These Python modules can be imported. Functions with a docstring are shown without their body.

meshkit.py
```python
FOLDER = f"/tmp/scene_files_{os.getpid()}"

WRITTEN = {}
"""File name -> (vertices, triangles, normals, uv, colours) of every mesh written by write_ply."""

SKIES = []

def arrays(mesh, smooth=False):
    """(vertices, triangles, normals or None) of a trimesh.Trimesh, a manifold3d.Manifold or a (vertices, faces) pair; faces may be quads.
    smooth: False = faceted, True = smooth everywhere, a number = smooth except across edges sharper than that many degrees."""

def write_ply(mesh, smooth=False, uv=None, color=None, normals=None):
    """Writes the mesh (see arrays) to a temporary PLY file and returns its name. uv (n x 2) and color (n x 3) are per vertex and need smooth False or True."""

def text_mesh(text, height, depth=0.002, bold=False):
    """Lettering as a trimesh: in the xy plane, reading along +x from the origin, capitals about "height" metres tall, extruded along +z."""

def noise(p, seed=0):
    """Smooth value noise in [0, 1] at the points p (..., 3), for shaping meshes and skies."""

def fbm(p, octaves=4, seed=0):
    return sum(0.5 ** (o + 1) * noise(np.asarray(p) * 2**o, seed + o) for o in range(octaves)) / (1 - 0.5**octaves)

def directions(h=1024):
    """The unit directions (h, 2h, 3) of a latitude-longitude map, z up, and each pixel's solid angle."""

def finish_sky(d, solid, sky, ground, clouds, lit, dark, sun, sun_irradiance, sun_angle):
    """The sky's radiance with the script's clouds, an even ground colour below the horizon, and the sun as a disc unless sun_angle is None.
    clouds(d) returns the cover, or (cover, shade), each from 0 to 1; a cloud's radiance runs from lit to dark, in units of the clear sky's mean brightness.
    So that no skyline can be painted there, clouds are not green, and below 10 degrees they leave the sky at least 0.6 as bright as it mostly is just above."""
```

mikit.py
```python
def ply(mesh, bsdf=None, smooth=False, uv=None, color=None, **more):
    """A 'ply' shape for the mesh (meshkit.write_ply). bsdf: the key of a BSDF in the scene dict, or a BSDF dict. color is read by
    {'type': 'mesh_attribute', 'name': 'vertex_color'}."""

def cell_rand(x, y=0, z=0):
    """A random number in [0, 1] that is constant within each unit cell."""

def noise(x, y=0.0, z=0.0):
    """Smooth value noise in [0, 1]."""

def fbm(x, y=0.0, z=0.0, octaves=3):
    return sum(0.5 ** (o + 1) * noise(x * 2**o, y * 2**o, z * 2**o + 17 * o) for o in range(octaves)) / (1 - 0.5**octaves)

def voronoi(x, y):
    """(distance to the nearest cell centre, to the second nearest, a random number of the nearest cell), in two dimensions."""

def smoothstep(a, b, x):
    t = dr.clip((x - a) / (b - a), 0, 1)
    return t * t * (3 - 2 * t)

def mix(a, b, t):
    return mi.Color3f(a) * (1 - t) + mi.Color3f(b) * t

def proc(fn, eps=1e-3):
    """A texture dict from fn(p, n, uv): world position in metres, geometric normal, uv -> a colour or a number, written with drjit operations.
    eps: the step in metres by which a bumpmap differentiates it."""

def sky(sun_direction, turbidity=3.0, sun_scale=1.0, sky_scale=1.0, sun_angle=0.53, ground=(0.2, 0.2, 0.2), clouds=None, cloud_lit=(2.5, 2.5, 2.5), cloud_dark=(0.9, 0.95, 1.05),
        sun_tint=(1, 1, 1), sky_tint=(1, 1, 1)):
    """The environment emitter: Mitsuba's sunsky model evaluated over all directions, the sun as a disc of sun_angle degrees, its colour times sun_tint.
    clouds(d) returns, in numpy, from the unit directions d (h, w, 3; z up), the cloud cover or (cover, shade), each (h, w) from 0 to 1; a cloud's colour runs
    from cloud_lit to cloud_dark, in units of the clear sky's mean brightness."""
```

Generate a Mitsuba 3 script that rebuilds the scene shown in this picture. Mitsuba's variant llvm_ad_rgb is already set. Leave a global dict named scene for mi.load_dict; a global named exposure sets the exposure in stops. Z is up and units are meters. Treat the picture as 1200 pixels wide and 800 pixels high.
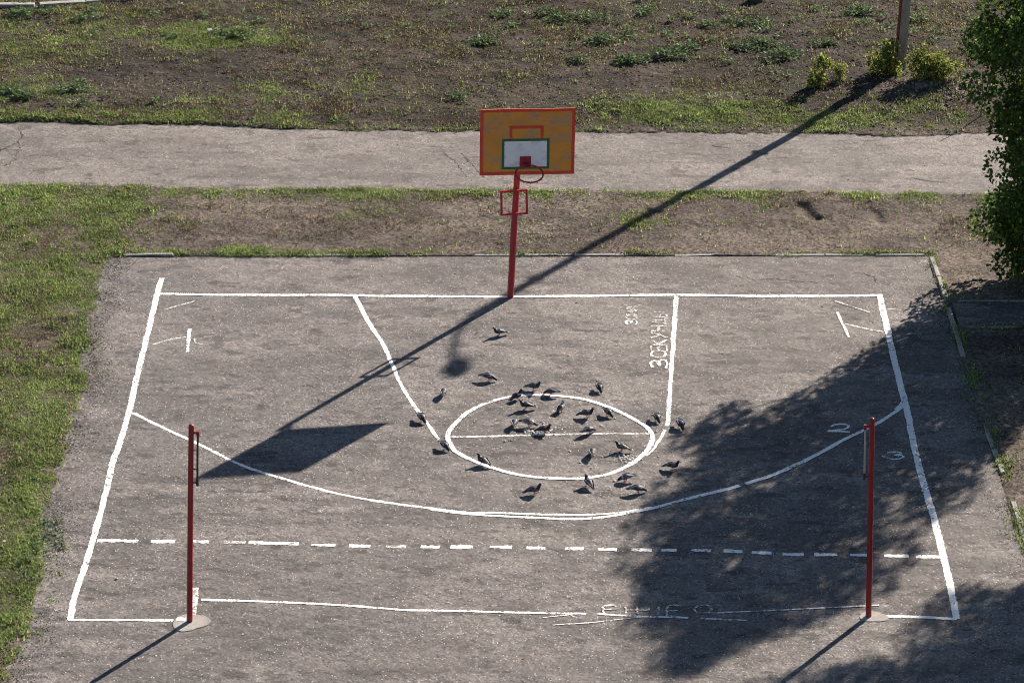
import math
import numpy as np, trimesh, shapely, mitsuba as mi, drjit as dr, mikit, meshkit
import manifold3d as m3
from shapely.geometry import LineString, Polygon
from mitsuba import ScalarTransform4f as T

rng = np.random.default_rng(7)
scene, labels = {'type': 'scene'}, {}
# ---------------------------------------------------------------- camera, sky, exposure
# metres; x along the end line of the court, y away from the camera, z up; origin at the middle of the end line
EYE = np.array([0.713, -57.80, 24.578])
LOOK = np.array([-0.01422, 0.91459, -0.40412])
scene['camera'] = {'type': 'perspective', 'fov': 18.02, 'fov_axis': 'x', 'near_clip': 1.0, 'far_clip': 900.0,
                   'to_world': T().look_at(origin=EYE.tolist(), target=(EYE + 60 * LOOK).tolist(), up=[0.00072, 0.40417, 0.91468]),
                   'film': {'type': 'hdrfilm', 'width': 1024, 'height': 682}, 'sampler': {'type': 'independent', 'sample_count': 64}}
AZ, EL = math.radians(35.3), math.radians(26.9)
SUN = [math.sin(AZ) * math.cos(EL), math.cos(AZ) * math.cos(EL), math.sin(EL)]
scene['sky'] = mikit.sky(SUN, turbidity=2.5, sky_scale=0.33, sun_tint=(0.85, 0.945, 1.26), sky_tint=(1.12, 1.0, 0.98))
exposure = 3.45

# ---------------------------------------------------------------- helpers
used = {}
def numbered(name):
    if name not in used:
        used[name] = 0
        return name
    used[name] += 1
    return f'{name}_{used[name]:03d}'
def thing(name, label, category, group=None):
    key = numbered(name)
    labels[key] = {'label': label, 'category': category}
    if group: labels[key]['group'] = group
    return key
def put(key, mesh, bsdf, smooth=False, **k):
    scene[key] = mikit.ply(mesh, bsdf, smooth=smooth, **k)
    return key
def part(parent, name, mesh, bsdf, smooth=False, label=None, **k):
    key = numbered(parent + '__' + name)
    put(key, mesh, bsdf, smooth, **k)
    if label: labels[key] = {'label': label}
    return key
def structure(key, label, mesh, bsdf, smooth=False, category=None, **k):
    numbered(key); put(key, mesh, bsdf, smooth, **k)
    labels[key] = {'label': label, 'category': category or key, 'kind': 'structure'}
    return key
def box(size, at=(0, 0, 0), bevel=0.004):
    s = np.asarray(size, float) / 2
    b = min(bevel, s.min() * 0.45)
    pts = []
    for sx in (-1, 1):
        for sy in (-1, 1):
            for sz in (-1, 1):
                for k in range(3):
                    q = s - b; q[k] = s[k]
                    pts.append(q * (sx, sy, sz))
    m = trimesh.convex.convex_hull(np.array(pts))
    m.apply_translation(at)
    return m
def tube(points, r, sides=12, cap=True):
    p = np.asarray(points, float)
    r = np.broadcast_to(np.asarray(r, float), (len(p),))
    t = np.gradient(p, axis=0); t /= np.linalg.norm(t, axis=1, keepdims=True)
    a = np.cross(t, [0, 0, 1.0] if abs(t[0, 2]) < 0.9 else [1.0, 0, 0]); a /= np.linalg.norm(a, axis=1, keepdims=True)
    b = np.cross(t, a); an = np.arange(sides) * 2 * np.pi / sides
    v = p[:, None] + r[:, None, None] * (np.cos(an)[None, :, None] * a[:, None] + np.sin(an)[None, :, None] * b[:, None])
    f = []
    n = len(p)
    for i in range(n - 1):
        for j in range(sides):
            k = (j + 1) % sides
            q = (i * sides + j, i * sides + k, (i + 1) * sides + k, (i + 1) * sides + j)
            f += [(q[0], q[1], q[2]), (q[0], q[2], q[3])]
    v = v.reshape(-1, 3)
    if cap:
        v = np.vstack([v, p[0], p[-1]])
        c0, c1 = len(v) - 2, len(v) - 1
        for j in range(sides):
            k = (j + 1) % sides
            f += [(c0, k, j), (c1, (n - 1) * sides + j, (n - 1) * sides + k)]
    return trimesh.Trimesh(v, np.array(f), process=False)
cat = trimesh.util.concatenate
def place_mesh(m, M):
    m = m.copy(); m.apply_transform(M); return m
def frame(origin, r, f, u):
    M = np.eye(4); M[:3, 0], M[:3, 1], M[:3, 2], M[:3, 3] = r, f, u, origin
    return M
def n2(x, y, s, seed=0, octaves=3):
    return meshkit.fbm(np.stack([np.asarray(x) * s, np.asarray(y) * s, np.zeros_like(np.asarray(x, float))], -1), octaves, seed)
def resample(pts, step):
    l = LineString(pts); n = max(2, int(l.length / step) + 1)
    return np.array([l.interpolate(d).coords[0] for d in np.linspace(0, l.length, n)])
def smooth_line(pts, step=0.05):
    """Catmull-Rom through the points."""
    p = np.asarray(pts, float)
    if len(p) < 3: return resample(p, step)
    closed = np.allclose(p[0], p[-1])
    q = np.vstack([p[-2] if closed else 2 * p[0] - p[1], p, p[1] if closed else 2 * p[-1] - p[-2]])
    out = []
    for i in range(1, len(q) - 2):
        t = np.linspace(0, 1, 12, endpoint=False)[:, None]
        a, b, c, d = q[i - 1], q[i], q[i + 1], q[i + 2]
        out.append(0.5 * (2 * b + (c - a) * t + (2 * a - 5 * b + 4 * c - d) * t ** 2 + (3 * b - a - 3 * c + d) * t ** 3))
    return resample(np.vstack(out + [p[-1:]]), step)
def sstep(a, b, x):
    t = np.clip((x - a) / (b - a), 0, 1); return t * t * (3 - 2 * t)

# ---------------------------------------------------------------- measured layout of the place, metres
LINES = {'arc_left': ([(-6.92, -5.34), (-6.387, -5.888), (-5.935, -6.329), (-5.488, -6.76), (-4.774, -7.481), (-4.249, -7.849), (-3.58, -8.286), (-2.975, -8.613), (-2.235, -8.897), (-1.358, -9.153), (-0.779, -9.299), (-0.3, -9.299),
               (0.417, -9.356), (1.134, -9.375), (1.661, -9.309), (2.123, -9.159), (2.355, -9.083)],
              0.085, 0.07),
 'arc_right': ([(3.915, -8.215), (4.476, -7.809), (5.215, -7.078), (5.707, -6.504), (6.143, -6.064), (6.48, -5.686), (6.771, -5.292), (6.907, -5.038), (6.973, -4.709)], 0.105, 0.085),
 'arc_second': ([(-1.428, -9.198), (-0.73, -9.363), (0.418, -9.495), (0.99, -9.539), (1.515, -9.448), (1.995, -9.267), (2.354, -9.108), (2.825, -8.82), (3.416, -8.509), (3.816, -8.281)], 0.06, 0.11),
 'arc_spur': ([(6.763, -5.219), (6.895, -4.965), (6.988, -4.636)], 0.05, 0.04),
 'circle': ([(-1.236, -6.245), (-1.123, -5.821), (-0.878, -5.284), (-0.533, -4.903), (-0.12, -4.646), (0.293, -4.588), (0.705, -4.629), (1.168, -4.765), (1.626, -5.105), (2.027, -5.557), (2.29, -5.966), (2.375, -6.352),
             (2.322, -6.731), (2.195, -7.077), (1.987, -7.433), (1.641, -7.785), (1.412, -7.918), (1.11, -8.004), (0.901, -8.017), (0.406, -7.967), (-0.08, -7.801), (-0.557, -7.482), (-0.807, -7.256), (-1.06, -6.959),
             (-1.182, -6.646), (-1.236, -6.245)],
            0.1, 0.1),
 'diameter': ([(-1.183, -6.35), (0.002, -6.291), (1.209, -6.219), (2.329, -6.212)], 0.075, 0.05),
 'end': ([(-7.06, 0.123), (-5.954, 0.069), (-4.62, 0.053), (-3.505, 0.055), (-2.671, 0.006), (-0.399, -0.041), (-0.129, -0.034), (1.48, 0.005), (2.642, 0.036), (3.14, 0.048), (4.464, -0.011), (5.788, -0.014), (7.015, 0.009)],
         0.11, 0.12),
 'front_branch': ([(0.619, -13.199), (1.196, -13.121), (1.6, -13.032), (2.073, -12.92)], 0.035, 0.03),
 'front_fork': ([(0.47, -12.952), (0.794, -12.885), (1.118, -12.814)], 0.03, 0.02),
 'front_fork2': ([(0.821, -12.795), (1.009, -12.968)], 0.03, 0.02),
 'front_left': ([(-7.021, -13.033), (-6.21, -13.04), (-5.359, -13.05)], 0.085, 0.09),
 'front_long': ([(3.034, -12.787), (3.29, -12.793), (4.035, -12.725), (4.715, -12.656), (5.805, -12.542)], 0.04, 0.045),
 'front_mid': ([(-4.987, -12.362), (-4.105, -12.418), (-2.735, -12.545), (-1.822, -12.691), (-0.919, -12.738), (-0.017, -12.782), (1.154, -12.826)], 0.07, 0.06),
 'front_right': ([(5.773, -12.899), (6.481, -12.935), (6.985, -12.99)], 0.085, 0.09),
 'front_short': ([(-5.115, -11.971), (-5.048, -13.058)], 0.11, 0.1),
 'front_tail': ([(2.946, -12.975), (3.681, -13.041)], 0.05, 0.035),
 'front_text': ([(1.333, -12.837), (2.006, -12.912), (2.771, -12.958)], 0.06, 0.05),
 'lane_left': ([(-3.238, 0.037), (-2.908, -1.243), (-2.554, -2.382), (-2.252, -3.738), (-1.943, -4.857), (-1.627, -5.761), (-1.346, -6.583)], 0.11, 0.065),
 'lane_right': ([(3.018, 0.023), (2.922, -1.528), (2.805, -3.494), (2.697, -5.226), (2.669, -5.718), (2.644, -5.896)], 0.105, 0.085),
 'lane_right_end': ([(2.613, -6.054), (2.478, -6.534), (2.35, -6.923), (2.246, -7.111)], 0.07, 0.05),
 'one_left_arm': ([(-6.914, -2.311), (-6.602, -2.073), (-6.319, -1.954)], 0.05, 0.045),
 'one_left_bar': ([(-6.294, -1.575), (-6.228, -2.668)], 0.075, 0.075),
 'one_right_arm': ([(6.175, -1.355), (6.529, -1.575), (6.881, -1.737)], 0.045, 0.04),
 'one_right_bar': ([(6.073, -0.81), (6.203, -2.001)], 0.06, 0.06),
 'side_left': ([(-7.107, 0.921), (-7.106, 0.132), (-7.066, -1.976), (-7.035, -3.861), (-7.001, -5.217), (-7.013, -6.97), (-7.036, -7.106), (-7.001, -8.628), (-6.99, -10.003), (-6.997, -11.018), (-7.024, -12.191),
                (-6.994, -13.033)],
               0.125, 0.115),
 'side_right': ([(6.963, 0.039), (6.959, -1.938), (6.953, -3.117), (6.961, -4.127), (6.968, -5.353), (6.95, -6.987), (6.967, -8.304), (7.002, -9.791), (7.008, -10.813), (7.014, -11.601), (6.986, -12.982)], 0.135, 0.13),
 'three': ([(6.45, -6.984), (6.582, -6.96), (6.679, -6.977), (6.686, -7.028), (6.569, -7.093), (6.702, -7.093), (6.722, -7.147), (6.661, -7.215), (6.515, -7.242), (6.426, -7.191), (6.36, -7.099)], 0.05, 0.05),
 'tick_a': ([(-6.884, -0.657), (-6.344, -0.239)], 0.045, 0.04),
 'tick_b': ([(-6.158, -2.046), (-6.111, -2.245), (-5.982, -2.297)], 0.03, 0.03),
 'tick_c': ([(6.071, -0.267), (6.693, -0.823)], 0.045, 0.04),
 'tick_d': ([(7.05, -0.675), (7.198, -0.675)], 0.03, 0.03),
 'two': ([(5.551, -5.919), (5.639, -5.838), (5.751, -5.82), (5.84, -5.845), (5.868, -5.909), (5.827, -6.004), (5.702, -6.057), (5.484, -6.109), (5.712, -6.12), (5.875, -6.155)], 0.06, 0.06)}
DASHES = [[(-6.916, -10.32), (-6.234, -10.336)], [(-6.021, -10.342), (-5.624, -10.351)], [(-5.341, -10.354), (-5.057, -10.366)], [(-4.818, -10.363), (-4.449, -10.381)], [(-4.405, -10.396), (-3.569, -10.432)],
 [(-3.355, -10.469), (-2.959, -10.487)], [(-2.733, -10.508), (-2.38, -10.52)], [(-2.127, -10.523), (-1.789, -10.532)], [(-1.549, -10.541), (-1.24, -10.55)], [(-1.057, -10.541), (-0.691, -10.55)],
 [(-0.41, -10.538), (-0.045, -10.55)], [(0.194, -10.565), (0.503, -10.583)], [(0.826, -10.595), (1.134, -10.613)], [(1.373, -10.625), (1.681, -10.643)], [(1.919, -10.637), (2.255, -10.649)], [(2.409, -10.646), (2.661, -10.658)],
 [(2.899, -10.655), (3.221, -10.673)], [(3.43, -10.673), (3.737, -10.703)], [(3.889, -10.733), (4.208, -10.769)], [(4.388, -10.799), (4.736, -10.808)], [(4.903, -10.808), (5.279, -10.82)], [(5.488, -10.822), (5.766, -10.831)],
 [(6.043, -10.846), (6.446, -10.861)], [(6.555, -10.882), (6.984, -10.903)]]
FRONT_LETTERS = [[[(1.608, -12.563), (1.438, -12.583), (1.439, -12.823)], [(1.436, -12.699), (1.551, -12.688), (1.687, -12.67)]],
 [[(1.783, -12.603), (1.785, -12.842)], [(1.781, -12.715), (1.957, -12.704)], [(1.966, -12.588), (1.967, -12.842)], [(2.148, -12.616), (2.146, -12.701), (1.97, -12.715)]], [[(2.312, -12.574), (2.283, -12.883)]],
 [[(2.664, -12.562), (2.461, -12.574), (2.43, -12.911)], [(2.442, -12.737), (2.632, -12.72)], [(2.43, -12.9), (2.638, -12.928)]],
 [[(3.15, -12.613), (3.071, -12.551), (2.962, -12.556), (2.882, -12.641), (2.887, -12.748), (2.98, -12.799), (3.089, -12.77), (3.146, -12.686), (3.109, -12.601)]], [[(3.261, -12.533), (3.298, -12.615), (3.278, -12.756)]]]
COURT_LEFT = [(-8.344, 2.077), (-8.355, 1.897), (-8.387, 0.447), (-8.325, -1.027), (-8.201, -2.558), (-8.013, -3.719), (-8.013, -4.986), (-7.939, -6.415), (-7.934, -7.31), (-8.016, -7.981), (-7.945, -9.281), (-7.834, -10.526),
 (-7.685, -12.01), (-7.642, -13.033), (-7.65, -13.695), (-7.697, -14.764)]
KERB_BACK = [(-7.745, 2.093), (8.103, 2.03)]
KERB_RIGHT = [[(8.128, 1.94), (8.173, -0.146)], [(8.171, -0.607), (8.2, -2.937)], [(8.244, -5.616), (8.28, -6.806)], [(8.279, -6.875), (8.312, -7.853)], [(8.345, -8.913), (8.376, -10.58)]]
SIDE_PATH = [(8.267, -0.335), (9.709, -0.381), (9.557, -1.533), (8.234, -1.51)]
ROAD_FAR = [(-12.902, 10.074), (-11.736, 9.957), (-10.586, 9.924), (-9.233, 9.778), (-7.903, 9.799), (-5.979, 9.541), (-4.072, 9.34), (-2.558, 9.251), (-1.051, 9.298), (1.586, 9.231), (4.029, 9.165), (5.906, 9.156), (7.209, 9.041),
 (7.943, 8.875), (8.894, 9.033), (9.835, 9.083), (12.079, 9.072)]
ROAD_NEAR = [(-12.206, 6.043), (-11.121, 6.063), (-9.302, 6.031), (-6.203, 5.819), (-3.854, 5.76), (-0.252, 5.721), (3.34, 5.658), (5.132, 5.626), (7.808, 5.517), (9.409, 5.461), (11.542, 5.404)]
TOP_KERB = [(-13.692, 18.316), (-13.07, 18.393), (-12.172, 18.326), (-12.063, 18.298), (-11.491, 18.437), (-10.667, 18.602), (-9.736, 18.781), (-8.912, 19.003)]
PIGEONS = [(0.281, -4.37, -17, 'w'), (0.586, -4.587, 166, 'p'), (-0.025, -4.777, 44, 'w'), (0.141, -5.18, 180, 'w'), (0.761, -5.289, 64, 'w'), (-0.058, -5.892, 84, 'p'), (0.2, -5.91, -10, 'p'), (0.474, -6.182, 0, 'w'),
 (-0.396, -1.889, -163, 'w'), (-0.55, -3.949, -12, 'p'), (-1.359, -4.584, 83, 'p'), (-1.713, -5.694, -63, 'p'), (-1.267, -6.836, -57, 'p'), (-0.586, -7.459, 140, 'w'), (1.468, -4.402, -77, 'p'), (1.234, -5.525, 0, 'w'),
 (1.616, -5.464, -58, 'p'), (1.258, -6.211, 40, 'p'), (2.476, -5.68, -70, 'p'), (2.888, -5.965, -75, 'p'), (2.694, -7.645, -14, 'w'), (0.308, -8.587, 13, 'w'), (1.239, -8.309, 117, 'w'), (1.31, -7.095, 89, 'p'),
 (1.833, -6.914, 166, 'w'), (1.877, -8.101, -166, 'p'), (2.073, -8.547, 11, 'p')]
GREEN = [(-7.52, 15.6, 1.53, 0.89, 1.3), (-8.27, 15.99, 0.72, 0.64, 0.6), (-12.11, 14.87, 1.62, 1.36, 0.4), (-10.74, 16.79, 2.28, 1.61, 0.5), (-11.45, 11.84, 1.17, 0.92, 0.7), (-6.87, 10.95, 1.35, 0.45, 0.35),
 (-5.41, 12.1, 0.78, 0.93, 0.5), (-10.62, 10.17, 1.53, 0.39, 1), (-9.3, 10.34, 1.15, 0.34, 1), (-7.37, 10.16, 1.15, 0.33, 1), (-5.44, 9.98, 1.14, 0.33, 0.8), (-3.87, 12.38, 0.49, 0.88, 0.5), (2.75, 10.5, 1.34, 0.78, 1.2),
 (4.83, 10.21, 1.52, 0.72, 1.2), (6.52, 9.87, 1.32, 0.6, 1), (7.65, 9.75, 1.13, 0.49, 1), (9.22, 10.3, 0.76, 0.78, 0.8), (7.34, 10.59, 0.76, 0.56, 0.5), (-9.96, 5.58, 1.08, 0.3, 1.1), (-8.17, 5.68, 0.9, 0.3, 0.9),
 (-7.25, 5.47, 0.81, 0.35, 1.2), (-5.64, 5.52, 0.72, 0.3, 0.7), (-3.48, 5.46, 1.26, 0.34, 1.2), (-2.4, 5.36, 0.72, 0.34, 1), (-0.79, 5.45, 0.9, 0.3, 0.9), (1.18, 5.39, 1.43, 0.25, 0.9), (3.33, 5.29, 1.07, 0.29, 1),
 (4.56, 5.04, 0.71, 0.44, 0.8), (7.08, 5.32, 0.71, 0.29, 0.7), (8.32, 5.32, 0.71, 0.34, 0.9), (9.56, 5.21, 0.53, 0.39, 0.8), (2.31, 3.89, 0.61, 0.42, 1.1), (-8.95, 4.75, 1.07, 0.67, 0.9), (-10.11, 4.17, 1.24, 1.18, 0.7),
 (-8.3, 3.83, 1.23, 0.84, 0.5), (-3.23, 4.29, 0.71, 0.57, 0.35), (4.32, 3.79, 0.31, 0.19, 0.7), (-8.28, 2.26, 0.38, 0.23, 1.4), (-7.25, 2.25, 0.86, 0.18, 1.2), (-5.53, 2.25, 0.6, 0.27, 1.4), (-4.49, 2.16, 1.03, 0.18, 1.1),
 (-2.95, 2.11, 0.77, 0.18, 1.1), (5.17, 1.99, 0.48, 0.11, 1), (-8.54, 0.32, 0.3, 1.67, 1.2), (-8.29, -2.16, 0.32, 1.56, 1), (-8.18, -4.1, 0.39, 1.29, 1.1), (-8.31, -5.92, 0.43, 1.56, 1.3), (-8.24, -7.98, 0.44, 1.62, 1.3),
 (-8.24, -9.91, 0.5, 2.1, 1.2), (-7.75, -10.83, 0.31, 0.74, 1.3), (-7.99, -12.87, 0.41, 1.63, 1.4), (-10.23, 2.08, 1.03, 1.76, 0.4), (-9.65, -0.1, 0.83, 1.65, 0.45), (-9.26, -3.72, 0.63, 1.49, 0.45),
 (-7.72, -3.45, 0.25, 0.31, 0.8), (-7.42, -3.26, 0.13, 0.12, 0.6), (-7.37, -12.3, 0.14, 0.28, 1), (-7.35, -11.48, 0.11, 0.15, 1), (-7.42, -13.56, 0.13, 0.22, 1), (-7.45, -14.63, 0.16, 0.18, 1), (-7.16, -12.01, 0.05, 0.12, 0.8),
 (8.04, -0.65, 0.23, 0.33, 0.8), (8.18, -1.99, 0.16, 0.48, 0.7), (8.23, -3.93, 0.19, 0.52, 0.7), (8.12, -4.86, 0.12, 0.72, 0.6), (8.33, -7.49, 0.37, 0.33, 0.5), (8.31, -9.91, 0.21, 0.92, 0.6)]
DRY = [(-9.79, 17.45, 3.34, 1.64, 0.9), (-6.3, 13.29, 1.39, 1.19, 0.6), (-5.68, 12.99, 0.69, 0.83, 0.8), (-3.4, 14.82, 2.63, 3.02, 0.7), (0.03, 16.07, 1.84, 2.51, 0.6), (-4.15, 10.65, 1.15, 0.84, 0.7), (0.44, 13.86, 0.5, 0.85, 0.9),
 (-1.13, 12.96, 1.18, 1.76, 0.6), (5.14, 12.33, 1.76, 1.28, 0.7), (6.88, 14.75, 2.41, 3.01, 0.55), (9.43, 16.01, 1.83, 2.5, 0.6), (4.07, 14.77, 1.21, 1.84, 0.4), (-11.72, 13.63, 1.8, 2.37, 0.5), (-8.89, 10.11, 3.25, 0.56, 0.5),
 (-0.31, 9.96, 2.85, 0.55, 0.6), (8.98, 11.73, 1.16, 1.43, 0.5), (-5.5, 3.92, 4.39, 1.17, 0.35), (-9.59, 2.99, 1.57, 1.36, 0.6), (5.09, 4.94, 1.06, 0.29, 0.8), (6.0, 5.23, 1.07, 0.39, 0.8), (9.04, 3.77, 1.05, 0.93, 0.3),
 (-9.34, -2.16, 0.81, 3.04, 0.7), (-8.92, -5.92, 0.61, 2.06, 0.4), (-2.03, 5.11, 1.78, 0.39, 0.5), (2.25, 4.85, 2.13, 0.39, 0.4), (-7.87, -7.98, 0.22, 0.2, 0.6)]
BARE_DARK = [(-8.47, 13.13, 2.97, 1.3, 1), (-4.73, 13.59, 1.59, 1.79, 0.8), (-6.43, 14.83, 1.21, 1.24, 0.5), (-2.71, 12.97, 1.58, 2.33, 0.6), (2.8, 12.64, 2.35, 1.74, 0.7), (6.28, 14.76, 2.61, 2.72, 0.9), (8.18, 11.44, 1.35, 0.8, 0.9),
 (4.17, 17.35, 2.07, 1.63, 0.6), (0.45, 11.77, 1.94, 1.43, 0.5)]
WEEDS = [(-6.92, 15.73, 0.32), (-12.38, 17.33, 0.34), (-10.87, 16.99, 0.22), (-10.35, 11.83, 0.3), (-10.02, 10.85, 0.2), (-11.77, 11.66, 0.3), (-1.04, 15.18, 0.34), (-1.52, 11.21, 0.24), (0.74, 16.84, 0.3), (1.74, 15.16, 0.3),
 (2.39, 13.67, 0.32), (3.28, 14.15, 0.36), (1.2, 13.8, 0.24), (5.03, 14.76, 0.26), (5.55, 15.01, 0.32), (5.97, 14.01, 0.38), (5.17, 16.55, 0.26), (8.11, 17.32, 0.3), (7.12, 15.0, 0.2), (3.76, 14.65, 0.28), (2.33, 13.73, 0.25),
 (0.43, 17.51, 0.24), (-11.42, 11.37, 0.3), (1.47, 16.71, 0.2), (4.34, 16.36, 0.22), (-7.69, -9.66, 0.1), (-7.48, -10.53, 0.09), (2.93, 17.36, 0.2)]
SPOTS = {'bushL': (8.275, 13.269),
 'bushR': (9.174, 12.428),
 'crumb1': (0.216, -6.123),
 'crumb2': (0.655, -6.035),
 'crumb3': (1.918, -7.179),
 'lampshadow': (-1.135, -3.232),
 'paper': (-7.624, 15.859),
 'rubble': (9.481, 11.84),
 'rut1a': (5.643, 5.229),
 'rut1b': (6.088, 4.021),
 'rut2a': (7.199, 4.495),
 'rut2b': (7.423, 3.686),
 'sap1': (6.684, 12.324),
 'sap2': (7.229, 13.035),
 'shrub': (9.277, -3.17),
 'stick': (9.774, 9.685),
 'stump': (5.615, 18.281),
 'topshadow': (-0.934, -1.042),
 'utility': (8.618, 13.147)}
CRACKS = [[(2.015, -0.676), (2.131, -0.593), (2.264, -0.552)], [(0.735, 1.294), (0.955, 1.382), (1.26, 1.425)], [(2.245, 0.81), (2.447, 0.853)], [(4.186, 1.066), (4.508, 0.804), (4.93, 0.846), (5.424, 0.715), (5.839, 0.671)],
 [(6.551, 1.191), (6.872, 1.015), (7.005, 0.624)], [(3.727, -2.696), (3.833, -2.813), (3.964, -2.735)], [(-11.435, 8.054), (-11.299, 8.372), (-11.107, 8.586)],
 [(-11.257, 9.567), (-11.116, 9.019), (-11.043, 7.682), (-11.202, 7.162)], [(-11.327, 7.37), (-11.077, 7.421)], [(4.087, 8.356), (4.323, 8.249), (4.58, 8.194)], [(8.238, 6.416), (8.506, 6.213), (8.951, 6.16)],
 [(-1.761, 7.905), (-1.465, 7.276), (-1.206, 6.454)], [(-1.39, 7.903), (-1.075, 7.067), (-0.842, 6.452)], [(4.671, -9.28), (4.879, -9.375)], [(4.385, 0.074), (4.504, -0.18)]]

# ---------------------------------------------------------------- materials
N, F, S, MX = mikit.noise, mikit.fbm, mikit.smoothstep, mikit.mix
def bsdf(key, color, rough=0.7, bump=None, bump_scale=1.0, eps=2e-3, **k):
    b = {'type': 'principled', 'base_color': color if isinstance(color, dict) else {'type': 'rgb', 'value': list(color)},
         'roughness': rough, 'specular': k.pop('specular', 0.4), **k}
    if bump is not None:
        b = {'type': 'bumpmap', 'arbitrary': mikit.proc(bump, eps=eps), 'scale': bump_scale, 'bsdf': b}
    scene[key] = {'type': 'twosided', 'bsdf': b}
def asphalt_color(base, dust, dark, streak=0.22, chips=0.955):
    cols = (base, dust, dark)
    def fn(p, n, uv):
        base, dust, dark = (mi.Color3f(*q) for q in cols)
        big = F(p.x * 0.55 + 3, p.y * 0.9, 0.0, 4)
        mid = F(p.x * 2.1, p.y * 3.2, 5.0, 3)
        c = MX(base, dust, S(0.40, 0.66, big * 0.6 + mid * 0.4))
        c = MX(c, dark, S(0.48, 0.66, F(p.x * 1.1 + 40, p.y * 2.6, 9.0, 4)) * 0.8)
        c = MX(c, dust, S(0.50, 0.72, F(p.x * 0.4 + 11, p.y * 1.6, 4.0, 3)) * streak)
        c = c * (0.78 + 0.44 * N(p.x * 16, p.y * 16, 2.0))
        c = MX(c, dark * mi.Color3f(0.55), S(0.63, 0.78, F(p.x * 2.8 + 5, p.y * 6.0, 6.0, 3)) * 0.75)
        d, _, w = mikit.voronoi(p.x * 36, p.y * 36)                    # aggregate, 3 cm
        c = c * (0.66 + 0.68 * w)
        d2, _, w2 = mikit.voronoi(p.x * 30 + 7, p.y * 30)             # pale chips
        c = MX(c, mi.Color3f(0.48, 0.47, 0.46), dr.select((w2 > chips - 0.05 * (F(p.x * 0.8, p.y * 1.5, 8.0, 3) - 0.4)) & (d2 < 0.30), 0.85, 0.0))
        d3, _, w3 = mikit.voronoi(p.x * 17, p.y * 17 + 5)             # dark pits
        c = MX(c, mi.Color3f(0.03, 0.03, 0.03), dr.select((w3 > 0.94) & (d3 < 0.4), 0.7, 0.0))
        return c
    return mikit.proc(fn)
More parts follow.
